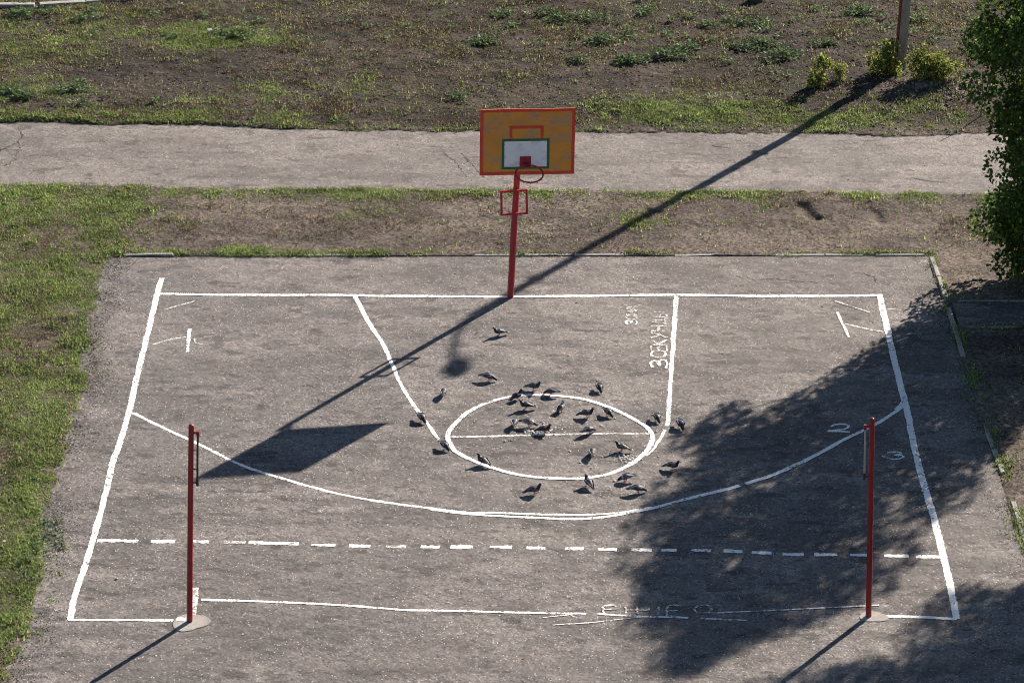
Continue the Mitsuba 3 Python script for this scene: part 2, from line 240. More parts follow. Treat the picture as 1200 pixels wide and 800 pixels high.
def asphalt_bump(p, n, uv):
    return N(p.x * 34, p.y * 34) * 0.5 + N(p.x * 14, p.y * 14) * 0.5 + F(p.x * 1.6, p.y * 2.2, 3.0, 3) * 4.0
bsdf('asphalt', asphalt_color((0.104, 0.098, 0.096), (0.146, 0.137, 0.132), (0.078, 0.0735, 0.0725)), 0.85, asphalt_bump, 0.009, eps=4e-3)
bsdf('road_asphalt', asphalt_color((0.126, 0.117, 0.112), (0.162, 0.149, 0.141), (0.098, 0.091, 0.087), 0.6, 0.985), 0.85, asphalt_bump, 0.007, eps=4e-3)
def soil_color(p, n, uv):
    # dark earth beyond the road, pale trodden earth between road and court
    edge = S(8.6, 10.2, p.y + 0.8 * (N(p.x * 0.9, p.y * 0.9) - 0.5))
    dark = MX((0.019, 0.0160, 0.0150), (0.047, 0.0375, 0.032), S(0.35, 0.7, F(p.x * 0.7, p.y * 1.2, 1.0, 4)))
    pale = MX((0.068, 0.057, 0.051), (0.126, 0.106, 0.093), S(0.3, 0.72, F(p.x * 0.8 + 9, p.y * 1.7, 2.0, 4)))
    left = S(-7.2, -8.6, p.x + 0.7 * (N(p.x * 1.3, p.y * 1.3, 4.0) - 0.5)) * S(7.0, 5.5, p.y)
    c = MX(pale, dark, edge)
    c = MX(c, MX((0.048, 0.042, 0.032), (0.095, 0.082, 0.062), N(p.x * 3, p.y * 3)), left)
    rub = dr.exp(-(dr.square((p.x - 9.5) / 0.9) + dr.square((p.y - 11.7) / 0.8)))
    c = MX(c, (0.20, 0.17, 0.145), dr.clip(rub * 1.4, 0, 1) * S(0.3, 0.6, F(p.x * 4, p.y * 4, 7.0, 2)))
    d, _, w = mikit.voronoi(p.x * 20, p.y * 20)
    c = c * (0.45 + 1.1 * w)
    straw = S(0.62, 0.8, F(p.x * 9, p.y * 22, 3.0, 2))
    return MX(c, (0.12, 0.10, 0.085), straw * 0.3)
def soil_bump(p, n, uv):
    return F(p.x * 6, p.y * 6, 0.0, 3) * 2 + N(p.x * 30, p.y * 30) * 0.6
bsdf('soil', mikit.proc(soil_color), 0.95, soil_bump, 0.011, eps=4e-3, specular=0.15)
def paint_color(p, n, uv):
    w = F(p.x * 7, p.y * 7, 2.0, 3) * 0.55 + N(p.x * 38, p.y * 38) * 0.45
    return MX((0.74, 0.74, 0.73), (0.18, 0.17, 0.165), S(0.645, 0.74, w))
def thin_paint_color(p, n, uv):
    w = F(p.x * 6, p.y * 6, 2.0, 3) * 0.5 + N(p.x * 40, p.y * 40) * 0.5
    return MX((0.70, 0.70, 0.69), (0.20, 0.19, 0.18), S(0.47, 0.66, w))
def faint_paint_color(p, n, uv):
    w = F(p.x * 6, p.y * 6, 2.0, 3) * 0.5 + N(p.x * 40, p.y * 40) * 0.5
    return MX((0.58, 0.57, 0.56), (0.18, 0.17, 0.16), S(0.36, 0.60, w))
bsdf('line_paint', mikit.proc(paint_color), 0.7, asphalt_bump, 0.003, eps=4e-3)
bsdf('thin_paint', mikit.proc(thin_paint_color), 0.7, asphalt_bump, 0.005, eps=4e-3)
bsdf('faint_paint', mikit.proc(faint_paint_color), 0.75, asphalt_bump, 0.005, eps=4e-3)
bsdf('crack_dirt', (0.028, 0.025, 0.023), 0.95)
def concrete_color(p, n, uv):
    c = MX((0.20, 0.195, 0.185), (0.34, 0.33, 0.31), F(p.x * 5, p.y * 5, p.z * 5, 4))
    return c * (0.8 + 0.4 * N(p.x * 45, p.y * 45, p.z * 45))
bsdf('concrete', mikit.proc(concrete_color), 0.9, lambda p, n, uv: F(p.x * 25, p.y * 25, p.z * 25, 2), 0.006)
def red_color(p, n, uv):
    c = MX((0.30, 0.022, 0.028), (0.215, 0.018, 0.022), F(p.x * 6, p.y * 6, p.z * 3, 3))
    return MX(c, (0.075, 0.028, 0.022), S(0.66, 0.74, F(p.x * 14, p.y * 14, p.z * 7, 3)))
bsdf('red_paint', mikit.proc(red_color), 0.42, lambda p, n, uv: F(p.x * 22, p.y * 22, p.z * 9, 2), 0.004)
def hoop_red_color(p, n, uv):
    c = MX((0.34, 0.021, 0.036), (0.25, 0.018, 0.028), F(p.x * 6, p.y * 6, p.z * 3, 3))
    return MX(c, (0.10, 0.03, 0.025), S(0.67, 0.74, F(p.x * 14, p.y * 14, p.z * 7, 3)))
bsdf('hoop_red', mikit.proc(hoop_red_color), 0.42, lambda p, n, uv: F(p.x * 22, p.y * 22, p.z * 9, 2), 0.004)
bsdf('dark_red_paint', mikit.proc(lambda p, n, uv: MX((0.36, 0.022, 0.038), (0.25, 0.018, 0.028), F(p.x * 12, p.y * 12, p.z * 12, 3))), 0.45)
def board_orange(p, n, uv):
    w = F(p.x * 4.5, p.y * 3.0, p.z * 5.5, 5)
    c = MX((0.72, 0.285, 0.030), (0.56, 0.225, 0.042), F(p.x * 3 + 4, 0.0, p.z * 5, 3))
    return MX(c, (0.40, 0.25, 0.14), S(0.42, 0.70, w) * 0.8)
bsdf('orange_paint', mikit.proc(board_orange), 0.55)
bsdf('board_red', mikit.proc(lambda p, n, uv: MX((0.70, 0.062, 0.028), (0.54, 0.052, 0.028), F(p.x * 9, p.y * 9, p.z * 9, 3))), 0.5)
bsdf('board_green', mikit.proc(lambda p, n, uv: MX((0.022, 0.14, 0.058), (0.02, 0.09, 0.045), F(p.x * 9, p.y * 9, p.z * 9, 3))), 0.5)
bsdf('board_white', mikit.proc(lambda p, n, uv: MX((0.76, 0.765, 0.77), (0.58, 0.575, 0.57), S(0.45, 0.7, F(p.x * 6, p.y * 6, p.z * 6, 4)))), 0.5)
bsdf('dark_steel', (0.05, 0.04, 0.042), 0.5, metallic=0.3)
bsdf('grey_steel', (0.36, 0.40, 0.41), 0.4, metallic=0.4)
def pole_color(p, n, uv):
    c = MX((0.21, 0.185, 0.158), (0.30, 0.268, 0.23), F(p.x * 9, p.y * 9, p.z * 1.2, 4))
    return c * (0.85 + 0.3 * N(p.x * 40, p.y * 40, p.z * 12))
bsdf('pole_concrete', mikit.proc(pole_color), 0.85, lambda p, n, uv: F(p.x * 20, p.y * 20, p.z * 6, 2), 0.006)
bsdf('rust_pipe', mikit.proc(lambda p, n, uv: MX((0.24, 0.045, 0.03), (0.13, 0.04, 0.026), F(p.x * 9, p.y * 9, p.z * 4, 3))), 0.7)
bsdf('paper', (0.68, 0.70, 0.72), 0.7)
def bark_color(p, n, uv):
    return MX((0.10, 0.085, 0.065), (0.22, 0.195, 0.155), F(p.x * 12, p.y * 12, p.z * 3, 4))
bsdf('bark', mikit.proc(bark_color), 0.9, lambda p, n, uv: F(p.x * 18, p.y * 18, p.z * 5, 3), 0.02)
bsdf('stump_wood', mikit.proc(lambda p, n, uv: MX((0.06, 0.042, 0.028), (0.12, 0.082, 0.052), F(p.x * 9, p.y * 9, p.z * 9, 3))), 0.9)
VC = {'type': 'mesh_attribute', 'name': 'vertex_color'}
scene['leaf'] = {'type': 'principledthin', 'base_color': VC, 'roughness': 0.22, 'diff_trans': 1.0, 'eta': 1.55}
scene['blade'] = {'type': 'principledthin', 'base_color': VC, 'roughness': 0.6, 'diff_trans': 1.0, 'eta': 1.35}
scene['feather'] = {'type': 'twosided', 'bsdf': {'type': 'principled', 'base_color': VC, 'roughness': 0.55, 'specular': 0.25}}
scene['litter_color'] = {'type': 'twosided', 'bsdf': {'type': 'principled', 'base_color': VC, 'roughness': 0.85, 'specular': 0.2}}
bsdf('bird_leg', (0.36, 0.07, 0.055), 0.6)
bsdf('bird_bill', (0.05, 0.045, 0.045), 0.5)
bsdf('bird_eye', (0.40, 0.10, 0.02), 0.2)

# ---------------------------------------------------------------- ground
CL = np.array(COURT_LEFT)
def court_left(y): return np.interp(-np.asarray(y), -CL[:, 1], CL[:, 0])
def road_far(x): return np.interp(x, [q[0] for q in ROAD_FAR], [q[1] for q in ROAD_FAR])
def road_near(x): return np.interp(x, [q[0] for q in ROAD_NEAR], [q[1] for q in ROAD_NEAR])
COURT_BACK, COURT_RIGHT, COURT_FRONT = 2.04, 8.17, -27.0
def court_right(y): return 8.10 + (1.94 - np.asarray(y)) * 0.0195
def inside(x, y):
    """distance into the court or the road (positive inside), roughly."""
    rag = 0.22 * (n2(x, y, 1.6, 3, 4) - 0.5) + 0.10 * (n2(x, y, 6.0, 5, 2) - 0.5)
    c = np.minimum.reduce([x - court_left(y) + rag * 1.6, court_right(y) + 0.02 - y * 0 - x, COURT_BACK + 0.02 - y, y - COURT_FRONT])
    r = np.minimum(road_far(x) - y + rag * 1.2, y - road_near(x) + rag * 1.2)
    s = np.minimum.reduce([x - 8.15, y + 1.50, -0.36 - y])
    return np.maximum.reduce([c, r, s])
def ruts(x, y):
    h = np.zeros_like(x)
    for (ax, ay), (bx, by), w, d in (((5.66, 5.0), (6.10, 4.0), 0.12, 0.09), ((7.15, 4.6), (7.42, 3.7), 0.10, 0.06), ((9.1, 3.2), (10.0, 2.6), 0.12, 0.05)):
        L = np.hypot(bx - ax, by - ay); ux, uy = (bx - ax) / L, (by - ay) / L
        t = (x - ax) * ux + (y - ay) * uy; o = (x - ax) * uy - (y - ay) * ux + 0.06 * np.sin(t * 6)
        h -= d * np.exp(-(o / w) ** 2) * sstep(-0.15, 0.15, t) * sstep(L + 0.15, L - 0.15, t)
    return h
def ground_z(x, y):
    x, y = np.asarray(x, float), np.asarray(y, float)
    d = inside(x, y)
    far = sstep(9.0, 11.0, y)
    z = 0.018 + 0.045 * (n2(x, y, 0.5, 1) - 0.45) + (0.035 + 0.07 * far) * (n2(x, y, 2.0, 2, 4) - 0.5) + far * 0.06
    z = z + ruts(x, y) + 0.16 * np.exp(-((x - 9.3) / 1.0) ** 2 - ((y - 12.0) / 0.8) ** 2)
    z = np.maximum(z, 0.006 - 0.2 * (ruts(x, y) < -0.01))
    return np.where(d > 0, -0.05 * sstep(0.0, 0.12, d) + z * sstep(0.06, 0.0, d), z * sstep(-0.10, 0.0, -np.abs(np.minimum(d, 0))) * 0 + z * sstep(0.0, 0.10, -d) + 0.004)
def grid_mesh(xs, ys, zf):
    X, Y = np.meshgrid(xs, ys)
    Z = zf(X, Y)
    v = np.stack([X, Y, Z], -1).reshape(-1, 3)
    n = len(xs)
    i, j = np.meshgrid(np.arange(len(ys) - 1), np.arange(n - 1), indexing='ij')
    a = (i * n + j).ravel()
    f = np.vstack([np.stack([a, a + 1, a + n + 1], -1), np.stack([a, a + n + 1, a + n], -1)])
    return trimesh.Trimesh(v, f, process=False)
out_x = np.array([-400, -150, -60, -30, -20, -16])
xs = np.concatenate([out_x, np.arange(-14.5, 14.6, 0.065), -out_x[::-1]])
ys = np.concatenate([[-400, -150, -60, -30, -22], np.arange(-17, 20.6, 0.065), [24, 32, 60, 150, 400]])
structure('ground', 'bare dark and pale earth around the court and the road', grid_mesh(xs, ys, ground_z), 'soil', smooth=True)

# ---------------------------------------------------------------- court, road and side path
def sheet(poly, z):
    v, f = trimesh.creation.triangulate_polygon(poly, engine='earcut')
    v = np.column_stack([v, np.full(len(v), z)])
    m = trimesh.Trimesh(v, f, process=False)
    if m.face_normals[0, 2] < 0: m.invert()
    return m
ll = [(x - 0.7, y) for x, y in COURT_LEFT]
court_poly = Polygon([(-8.9, COURT_BACK)] + ll[1:] + [(-9, -27), (8.6, -27), (court_right(-14), -14), (court_right(2), 1.94), (8.1, COURT_BACK)])
structure('court', 'worn grey asphalt sports court with hand painted white markings', sheet(court_poly, 0.0), 'asphalt', category='sports court')
rx = np.arange(-40, 41, 1.0)
road_poly = Polygon([(x, road_near(x) - 0.35) for x in rx] + [(x, road_far(x) + 0.35) for x in rx[::-1]])
structure('road', 'pale dusty asphalt lane running behind the court', sheet(road_poly, 0.0), 'road_asphalt')
side_poly = Polygon([(8.33, -0.33), (20, -0.40), (20, -1.54), (8.33, -1.54)])
structure('path', 'short asphalt footpath leaving the right side of the court', sheet(side_poly, 0.002), 'asphalt')

def strip(pts, w0, w1, rag=0.010, closed=False, step=0.035, seed=0, square=True):
    p = smooth_line(pts, step)
    t = np.gradient(p, axis=0)
    if np.allclose(p[0], p[-1]): t[0] = t[-1] = p[1] - p[-2]
    t /= np.linalg.norm(t, axis=1, keepdims=True)
    nrm = np.stack([-t[:, 1], t[:, 0]], -1)
    w = np.linspace(w0, w1, len(p)) / 2
    r = np.random.default_rng(seed)
    def edge():
        e = r.normal(0, 1, len(p)); k = np.convolve(r.normal(0, 1, len(p) + 8), np.ones(9) / 3, 'valid')
        return rag * (0.7 * e + 0.7 * k)
    a, b = p + nrm * (w + edge())[:, None], p - nrm * (w + edge())[:, None]
    if np.allclose(p[0], p[-1]): a[-1], b[-1] = a[0], b[0]
    v = np.vstack([a, b]); n = len(p)
    f = []
    for i in range(n - 1): f += [(i, n + i, n + i + 1), (i, n + i + 1, i + 1)]
    m = trimesh.Trimesh(np.column_stack([v, np.zeros(len(v))]), np.array(f), process=False)
    if m.face_normals[0, 2] < 0: m.invert()
    return m
def lay(m, z):
    m = m.copy(); m.vertices[:, 2] += z; return m
KIND = {'side_left': ('side_line', 'line_paint', 0.004), 'side_right': ('side_line', 'line_paint', 0.004), 'end': ('end_line', 'line_paint', 0.008),
        'lane_left': ('lane_line', 'line_paint', 0.004), 'lane_right': ('lane_line', 'line_paint', 0.004), 'lane_right_end': ('lane_line', 'thin_paint', 0.004),
        'circle': ('free_throw_circle', 'line_paint', 0.008), 'diameter': ('free_throw_line', 'thin_paint', 0.004),
        'arc_left': ('three_point_arc', 'line_paint', 0.004), 'arc_second': ('three_point_arc', 'line_paint', 0.006), 'arc_right': ('three_point_arc', 'line_paint', 0.008),
        'arc_spur': ('three_point_arc', 'thin_paint', 0.010), 'two': ('number', 'line_paint', 0.004), 'three': ('number', 'thin_paint', 0.004),
        'front_left': ('centre_line', 'line_paint', 0.006), 'front_right': ('centre_line', 'line_paint', 0.006), 'front_mid': ('centre_line', 'line_paint', 0.006),
        'one_left_arm': ('number', 'thin_paint', 0.004), 'one_left_bar': ('number', 'line_paint', 0.008), 'one_right_bar': ('number', 'line_paint', 0.008), 'one_right_arm': ('number', 'thin_paint', 0.004)}
LINE_LABEL = {'side_left': 'thick white left side line', 'side_right': 'thick white right side line', 'end': 'white end line under the hoop', 'lane_left': 'left slanting lane line',
              'lane_right': 'right lane line beside the lettering', 'two': 'white painted figure 2', 'three': 'white painted figure 3'}
for k, (name, (pts, w0, w1)) in enumerate(LINES.items()):
    nm, mat, z = KIND.get(name, ('brush_mark', 'thin_paint', 0.006 + 0.0015 * (k % 3)))
    part('court', nm, lay(strip(pts, w0 * 0.88, w1 * 0.88, rag=min(0.006, 0.075 * w0), seed=k), z), mat, label=LINE_LABEL.get(name))
for k, (a, b) in enumerate(DASHES):
    part('court', 'dash', lay(strip([a, b], 0.10 + 0.02 * math.sin(k * 2.3), 0.10, rag=0.010, seed=100 + k), 0.005), 'faint_paint' if k in (3, 7) else 'line_paint')
for letter in FRONT_LETTERS:
    part('court', 'letter', lay(cat([lay(strip(s, 0.05, 0.045, rag=0.008, step=0.03, seed=5), 0.001 * i) for i, s in enumerate(letter)]), 0.009), 'faint_paint')
# lettering that reads upwards beside the right lane line: the word for "3 seconds" and, fainter, "zone"
GL = {'3': [[(0.05, 0.9), (0.4, 1), (0.6, 0.8), (0.45, 0.55), (0.2, 0.52)], [(0.3, 0.53), (0.62, 0.42), (0.62, 0.12), (0.35, 0), (0, 0.1)]],
      'С': [[(0.6, 0.88), (0.3, 1), (0.04, 0.7), (0.04, 0.3), (0.3, 0), (0.6, 0.12)]],
      'Е': [[(0.55, 1), (0.03, 0.97)], [(0.03, 1), (0.03, 0)], [(0.03, 0.52), (0.45, 0.52)], [(0.0, 0.02), (0.6, 0)]],
      'К': [[(0.03, 1), (0.03, 0)], [(0.55, 1), (0.05, 0.48)], [(0.1, 0.5), (0.6, 0)]],
      'У': [[(0.0, 1), (0.3, 0.45)], [(0.6, 1), (0.3, 0.4), (0.05, 0.0)]],
      'Н': [[(0.03, 1), (0.03, 0)], [(0.55, 1), (0.55, 0)], [(0.03, 0.5), (0.55, 0.52)]],
      'Д': [[(0.1, 0.1), (0.3, 1), (0.5, 0.1)], [(0.0, -0.1), (0.0, 0.1), (0.6, 0.1), (0.62, -0.1)]],
      'Ы': [[(0.03, 1), (0.03, 0), (0.3, 0.05), (0.32, 0.4), (0.05, 0.48)], [(0.58, 1), (0.58, 0)]],
      'З': [[(0.05, 0.9), (0.4, 1), (0.6, 0.8), (0.45, 0.55), (0.2, 0.52)], [(0.3, 0.53), (0.62, 0.42), (0.62, 0.12), (0.35, 0), (0, 0.1)]],
      'О': [[(0.3, 1), (0.03, 0.6), (0.1, 0.15), (0.32, 0), (0.58, 0.4), (0.5, 0.85), (0.3, 1)]],
      'А': [[(0.0, 0), (0.3, 1), (0.6, 0)], [(0.1, 0.35), (0.5, 0.35)]]}
def write_up(text, base, direction, size, advance, w, mats):
    d = np.array(direction, float); d /= np.linalg.norm(d)
    up = np.array([-d[1], d[0]])
    at = np.array(base, float)
    for k, ch in enumerate(text):
        if ch != ' ':
            ms = []
            for i, s in enumerate(GL[ch]):
                q = [tuple(at + d * (px * size[0]) + up * (py * size[1])) for px, py in s]
                ms.append(lay(strip(q, w, w * 0.85, rag=0.009, step=0.03, seed=k * 7 + i), 0.001 * i))
            part('court', 'letter', lay(cat(ms), 0.006), mats[k % len(mats)])
        at = at + d * (advance[k] if isinstance(advance, (list, tuple)) else advance)
write_up('3', (2.735, -3.42), (0.03, 1.0), (0.58, 0.31), [0.4], 0.052, ['line_paint'])
write_up('СЕКУНДЫ', (2.735, -2.93), (0.03, 1.0), (0.44, 0.29), [0.28, 0.29, 0.33, 0.32, 0.33, 0.34, 0.3], 0.042, ['thin_paint', 'thin_paint', 'thin_paint', 'thin_paint', 'thin_paint', 'faint_paint', 'faint_paint'])
write_up('ЗОНА', (2.215, -1.40), (0.03, 1.0), (0.32, 0.21), [0.25, 0.22, 0.22, 0.22], 0.042, ['thin_paint', 'faint_paint', 'faint_paint', 'faint_paint'])
def wiggle(c, seed):
    q = smooth_line(c, 0.09); return q + np.random.default_rng(seed).normal(0, 0.022, q.shape)
for k, c in enumerate(CRACKS):
    on_road = c[0][1] > 4
    part('road' if on_road else 'court', 'crack', lay(strip(wiggle(c, k), 0.026, 0.012, rag=0.012, step=0.03, seed=300 + k), 0.003), 'crack_dirt')

# ---------------------------------------------------------------- kerbs
def kerb_run(parent, a, b, stone, w, top, names='kerbstone', seed=0, skip=()):
    r = np.random.default_rng(seed)
    a, b = np.array(a), np.array(b); L = np.hypot(*(b - a)); n = max(1, round(L / stone)); d = (b - a) / L
    for i in range(n):
        if i in skip: continue
        m = box((L / n - 0.018, w, 0.22), (0, 0, 0), 0.012)
        m = m.subdivide(); m.vertices += r.normal(0, 0.0025, m.vertices.shape)
        ang = math.atan2(d[1], d[0]) + r.normal(0, 0.006)
        M = trimesh.transformations.euler_matrix(r.normal(0, 0.02), r.normal(0, 0.008), ang)
        c = a + d * L * (i + 0.5) / n
        M[:3, 3] = [c[0], c[1], top - 0.11 + r.normal(0, 0.007)]
        part(parent, names, place_mesh(m, M), 'concrete')
k = thing('kerb', 'low concrete kerb along the back edge of the court', 'kerb')
kerb_run(k, (-8.0, 2.10), (8.06, 2.07), 1.0, 0.095, 0.017, seed=1)
k = thing('kerb', 'concrete kerb down the right edge of the court, broken by gaps', 'kerb')
for i, (a, b) in enumerate(KERB_RIGHT): kerb_run(k, (a[0] + 0.05, a[1]), (b[0] + 0.05, b[1]), 1.0, 0.095, 0.036 if i != 2 else 0.02, seed=10 + i)
k = thing('kerb', 'thin concrete kerb along the far side of the footpath at right', 'kerb')
kerb_run(k, (8.42, -0.29), (14.4, -0.33), 1.0, 0.05, 0.03, seed=20)
k = thing('kerb', 'pale concrete kerb along the near side of the footpath at right', 'kerb')
kerb_run(k, (8.42, -1.60), (14.4, -1.62), 1.0, 0.075, 0.045, seed=21)
k = thing('kerb', 'pale concrete kerb in the top left corner above the grass', 'kerb')
kerb_run(k, (-15.0, 17.98), (-12.15, 18.08), 1.45, 0.20, 0.15, seed=22)
kerb_run(k, (-12.05, 18.10), (-7.6, 19.02), 1.1, 0.20, 0.14, seed=23)

# ---------------------------------------------------------------- basketball hoop
hoop = thing('basketball_hoop', 'basketball hoop with an orange backboard on a red post at the end line', 'basketball hoop')
part(hoop, 'post', tube([(-0.212, -0.04, -0.05), (-0.205, -0.04, 0.1), (-0.145, -0.04, 1.2), (-0.065, -0.04, 2.5), (0.02, -0.04, 3.72), (0.022, -0.04, 3.77)], [0.066, 0.066, 0.064, 0.06, 0.058, 0.04], 20), 'hoop_red', 40)
BC = np.array([0.146, -1.118, 3.605]); yaw, tilt, roll = math.radians(6.9), math.radians(2.9), math.radians(-1.6)
r0 = np.array([math.cos(yaw), math.sin(yaw), 0]); n0 = np.array([-math.sin(yaw), math.cos(yaw), 0])
u0 = np.array([0, 0, 1]) * math.cos(tilt) + n0 * math.sin(tilt)
br = r0 * math.cos(roll) + u0 * math.sin(roll); bu = -r0 * math.sin(roll) + u0 * math.cos(roll); bn = np.cross(bu, br)   # bn points away from the camera
BM = frame(BC, br, bn, bu)
def onboard(m): return place_mesh(m, BM)
part(hoop, 'backboard', onboard(box((1.775, 0.03, 1.275), (0, 0.017, 0), 0.003)), 'orange_paint')
bd = 0.058
part(hoop, 'border', onboard(cat([box((1.785, 0.012, bd), (0, -0.003, s * (0.6425 - bd / 2)), 0.002) for s in (1, -1)] + [box((bd, 0.012, 1.283 - 2 * bd), (s * (0.8925 - bd / 2), -0.003, 0), 0.002) for s in (1, -1)])), 'board_red', label='red border painted around the backboard')
part(hoop, 'target_frame', onboard(cat([box((0.64, 0.01, 0.055), (-0.02, -0.002, 0.285), 0.001)] + [box((0.052, 0.01, 0.19), (-0.02 + s * 0.294, -0.002, 0.161), 0.001) for s in (1, -1)])), 'board_red', label='red upper rectangle on the backboard')
part(hoop, 'target_panel', onboard(box((0.80, 0.008, 0.50), (-0.03, -0.002, -0.235), 0.001)), 'board_white', label='white rectangle on the backboard')
g = 0.042
part(hoop, 'target_border', onboard(cat([box((0.89, 0.012, g), (-0.03, -0.004, -0.235 + s * 0.272), 0.001) for s in (1, -1)] + [box((g, 0.012, 0.544 - g), (-0.03 + s * 0.424, -0.004, -0.235), 0.001) for s in (1, -1)])), 'board_green', label='green border of the white rectangle')
part(hoop, 'bracket', onboard(cat([box((0.21, 0.02, 0.19), (-0.035, -0.017, -0.375), 0.004), box((0.13, 0.20, 0.02), (-0.02, -0.11, -0.43), 0.003), tube([(-0.08, -0.02, -0.46), (-0.06, -0.19, -0.46)], 0.012, 8), tube([(0.02, -0.02, -0.46), (0.02, -0.19, -0.46)], 0.012, 8)])), 'dark_red_paint')
an = np.linspace(0, 2 * np.pi, 49)
drp = math.radians(21); RR = 0.258
ring = np.stack([0.0 + RR * np.sin(an), -0.16 - RR * math.cos(drp) * (1 - np.cos(an)), -0.405 - RR * math.sin(drp) * (1 - np.cos(an))], -1)
part(hoop, 'rim', onboard(tube(ring, 0.016, 10, cap=False)), 'dark_red_paint', 60)
for i in range(0, 48, 4): part(hoop, 'net_hook', onboard(tube([ring[i], ring[i] + (0, 0, -0.035)], 0.006, 6)), 'dark_red_paint')
inv = np.linalg.inv(BM)
def to_world(q): return (BM @ np.array([*q, 1.0]))[:3]
for hz, pz in ((0.06, 3.69), (-0.04, 3.60)):
    part(hoop, 'arm', tube([(0.015, -0.04, pz), to_world((-0.09, 0.04, hz))], 0.03, 12), 'hoop_red', 40)
part(hoop, 'back_plate', onboard(box((0.16, 0.03, 0.9), (-0.09, 0.045, -0.1), 0.004)), 'hoop_red')
def rect_ring(w, h, t, d):
    return cat([box((w, d, t), (0, 0, s * (h - t) / 2), 0.004) for s in (1, -1)] + [box((t, d, h - 2 * t - 0.002), (s * (w - t) / 2, 0, 0), 0.004) for s in (1, -1)])
Mf = trimesh.transformations.euler_matrix(0.04, -0.02, math.radians(7)); Mf[:3, 3] = [-0.125, -0.135, 2.01]
part(hoop, 'lower_frame', place_mesh(rect_ring(0.53, 0.52, 0.042, 0.045), Mf), 'hoop_red', label='square red frame welded to the post below the backboard')

# ---------------------------------------------------------------- volleyball posts
def footing(cx, cy, rx_, ry_, seed):
    r = np.random.default_rng(seed); a = np.linspace(0, 2 * np.pi, 28, endpoint=False)
    k = 1 + 0.13 * np.sin(2 * a + seed) + 0.09 * np.sin(3 * a + 1.3 * seed) + r.normal(0, 0.02, 28)
    m = trimesh.creation.extrude_polygon(Polygon(np.stack([cx + rx_ * k * np.cos(a), cy + ry_ * k * np.sin(a)], -1)), 0.05, engine='earcut')
    m.apply_translation((0, 0, -0.040)); return m
def post(base, top, rod_side, rod_mat, label, fx, fy, frx, fry, seed):
    t = thing('volleyball_post', label, 'volleyball post', 'volleyball posts at the near line')
    b, c = np.array(base, float), np.array(top, float)
    at = lambda z: b + (c - b) * (z / c[2])
    part(t, 'pole', tube([b - (0, 0, 0.1), at(1.2), at(2.4), at(c[2] - 0.03), at(c[2]), at(c[2] + 0.012)], [0.046, 0.045, 0.044, 0.043, 0.036, 0.015], 18), 'red_paint', 40)
    s = rod_side
    z1, z2 = c[2] - 0.13, c[2] - 0.98
    off = np.array([s * 0.105, -0.02, 0])
    part(t, 'bracket', cat([tube([at(z1), at(z1) + off * 1.15], 0.02, 10), tube([at(z1 + 0.0) + off + (0, 0, -0.05), at(z1) + off + (0, 0, 0.03)], 0.026, 10)]), 'red_paint')
    part(t, 'bracket', cat([tube([at(z2), at(z2) + off * 1.1], 0.015, 10), tube([at(z2) + off + (0, 0, -0.05), at(z2) + off + (0, 0, 0.06)], 0.022, 10)]), 'dark_steel')
    part(t, 'net_rod', tube([at(z2) + off, at(0.5 * (z1 + z2)) + off * 0.97, at(z1) + off], 0.017, 10), rod_mat)
    for z in (z1 - 0.3, z1 - 0.62): part(t, 'net_hook', tube([at(z) + off * 0.2, at(z) + off], 0.009, 8), 'dark_steel')
    part(t, 'concrete_footing', footing(fx, fy, frx, fry, seed), 'concrete')
post((-5.10, -13.09, 0), (-4.91, -13.09, 3.43), 1, 'dark_steel', 'dark red volleyball post with a dark net rod, at left on a round footing', -5.08, -13.12, 0.26, 0.30, 1)
post((5.61, -12.91, 0), (5.53, -12.91, 3.45), -1, 'grey_steel', 'red volleyball post with a pale grey net rod, at right by the tree shadow', 5.68, -12.92, 0.20, 0.19, 2)
part('court', 'footing_paint', lay(strip([(-5.31, -13.02), (-5.16, -13.03)], 0.10, 0.12, seed=77), 0.0135), 'line_paint')

# ---------------------------------------------------------------- street lamp, only its foot is in view
lamp = thing('street_lamp', 'grey concrete lamp pole with a rusty red pipe beside it, among yellow bushes', 'street lamp')
PB = np.array([8.62, 13.05, 0.0]); PT = np.array([8.98, 13.1, 8.7])
def prism(a, b, wa, wb, depth=1.0):
    pts = []
    for c, w in ((a, wa), (b, wb)):
        for sx, sy in ((1, 0.6), (0.6, 1), (-0.6, 1), (-1, 0.6), (-1, -0.6), (-0.6, -1), (0.6, -1), (1, -0.6)):
            pts.append(np.array(c) + (sx * w / 2, sy * w / 2 * depth, 0))
    return trimesh.convex.convex_hull(np.array(pts))
at = lambda z: PB + (PT - PB) * (z / 8.7)
part(lamp, 'foot_block', prism(at(-0.4), at(0.42), 0.22, 0.21), 'pole_concrete')
part(lamp, 'pole', prism(at(0.425), at(8.7), 0.20, 0.17), 'pole_concrete')
part(lamp, 'pipe', tube([at(-0.3) + (-0.135, -0.03, 0), at(4.0) + (-0.12, -0.03, 0), at(8.0) + (-0.11, -0.03, 0)], 0.033, 12), 'rust_pipe', 40, label='rusty red pipe fixed along the pole')
for z in (3.2, 5.4, 7.6): part(lamp, 'strap', box((0.32, 0.24, 0.05), at(z) + (-0.03, 0, 0), 0.004), 'rust_pipe')
pa = [(0, 0, 1.05), (0.0, -0.06, 1.16), (0.02, -0.5, 1.33), (0.04, -1.2, 1.40), (0.06, -1.75, 1.38)]
part(lamp, 'arm', tube([at(8.7) + (0, 0, -0.6)] + [at(7.62) + np.array(q) for q in pa], 0.055, 10), 'grey_steel', 40)
hd = trimesh.creation.icosphere(subdivisions=3, radius=1.0); hd.apply_scale((0.21, 0.42, 0.16)); hd.apply_translation(at(7.62) + (0.09, -2.05, 1.36))
part(lamp, 'lamp_head', hd, 'grey_steel', True)
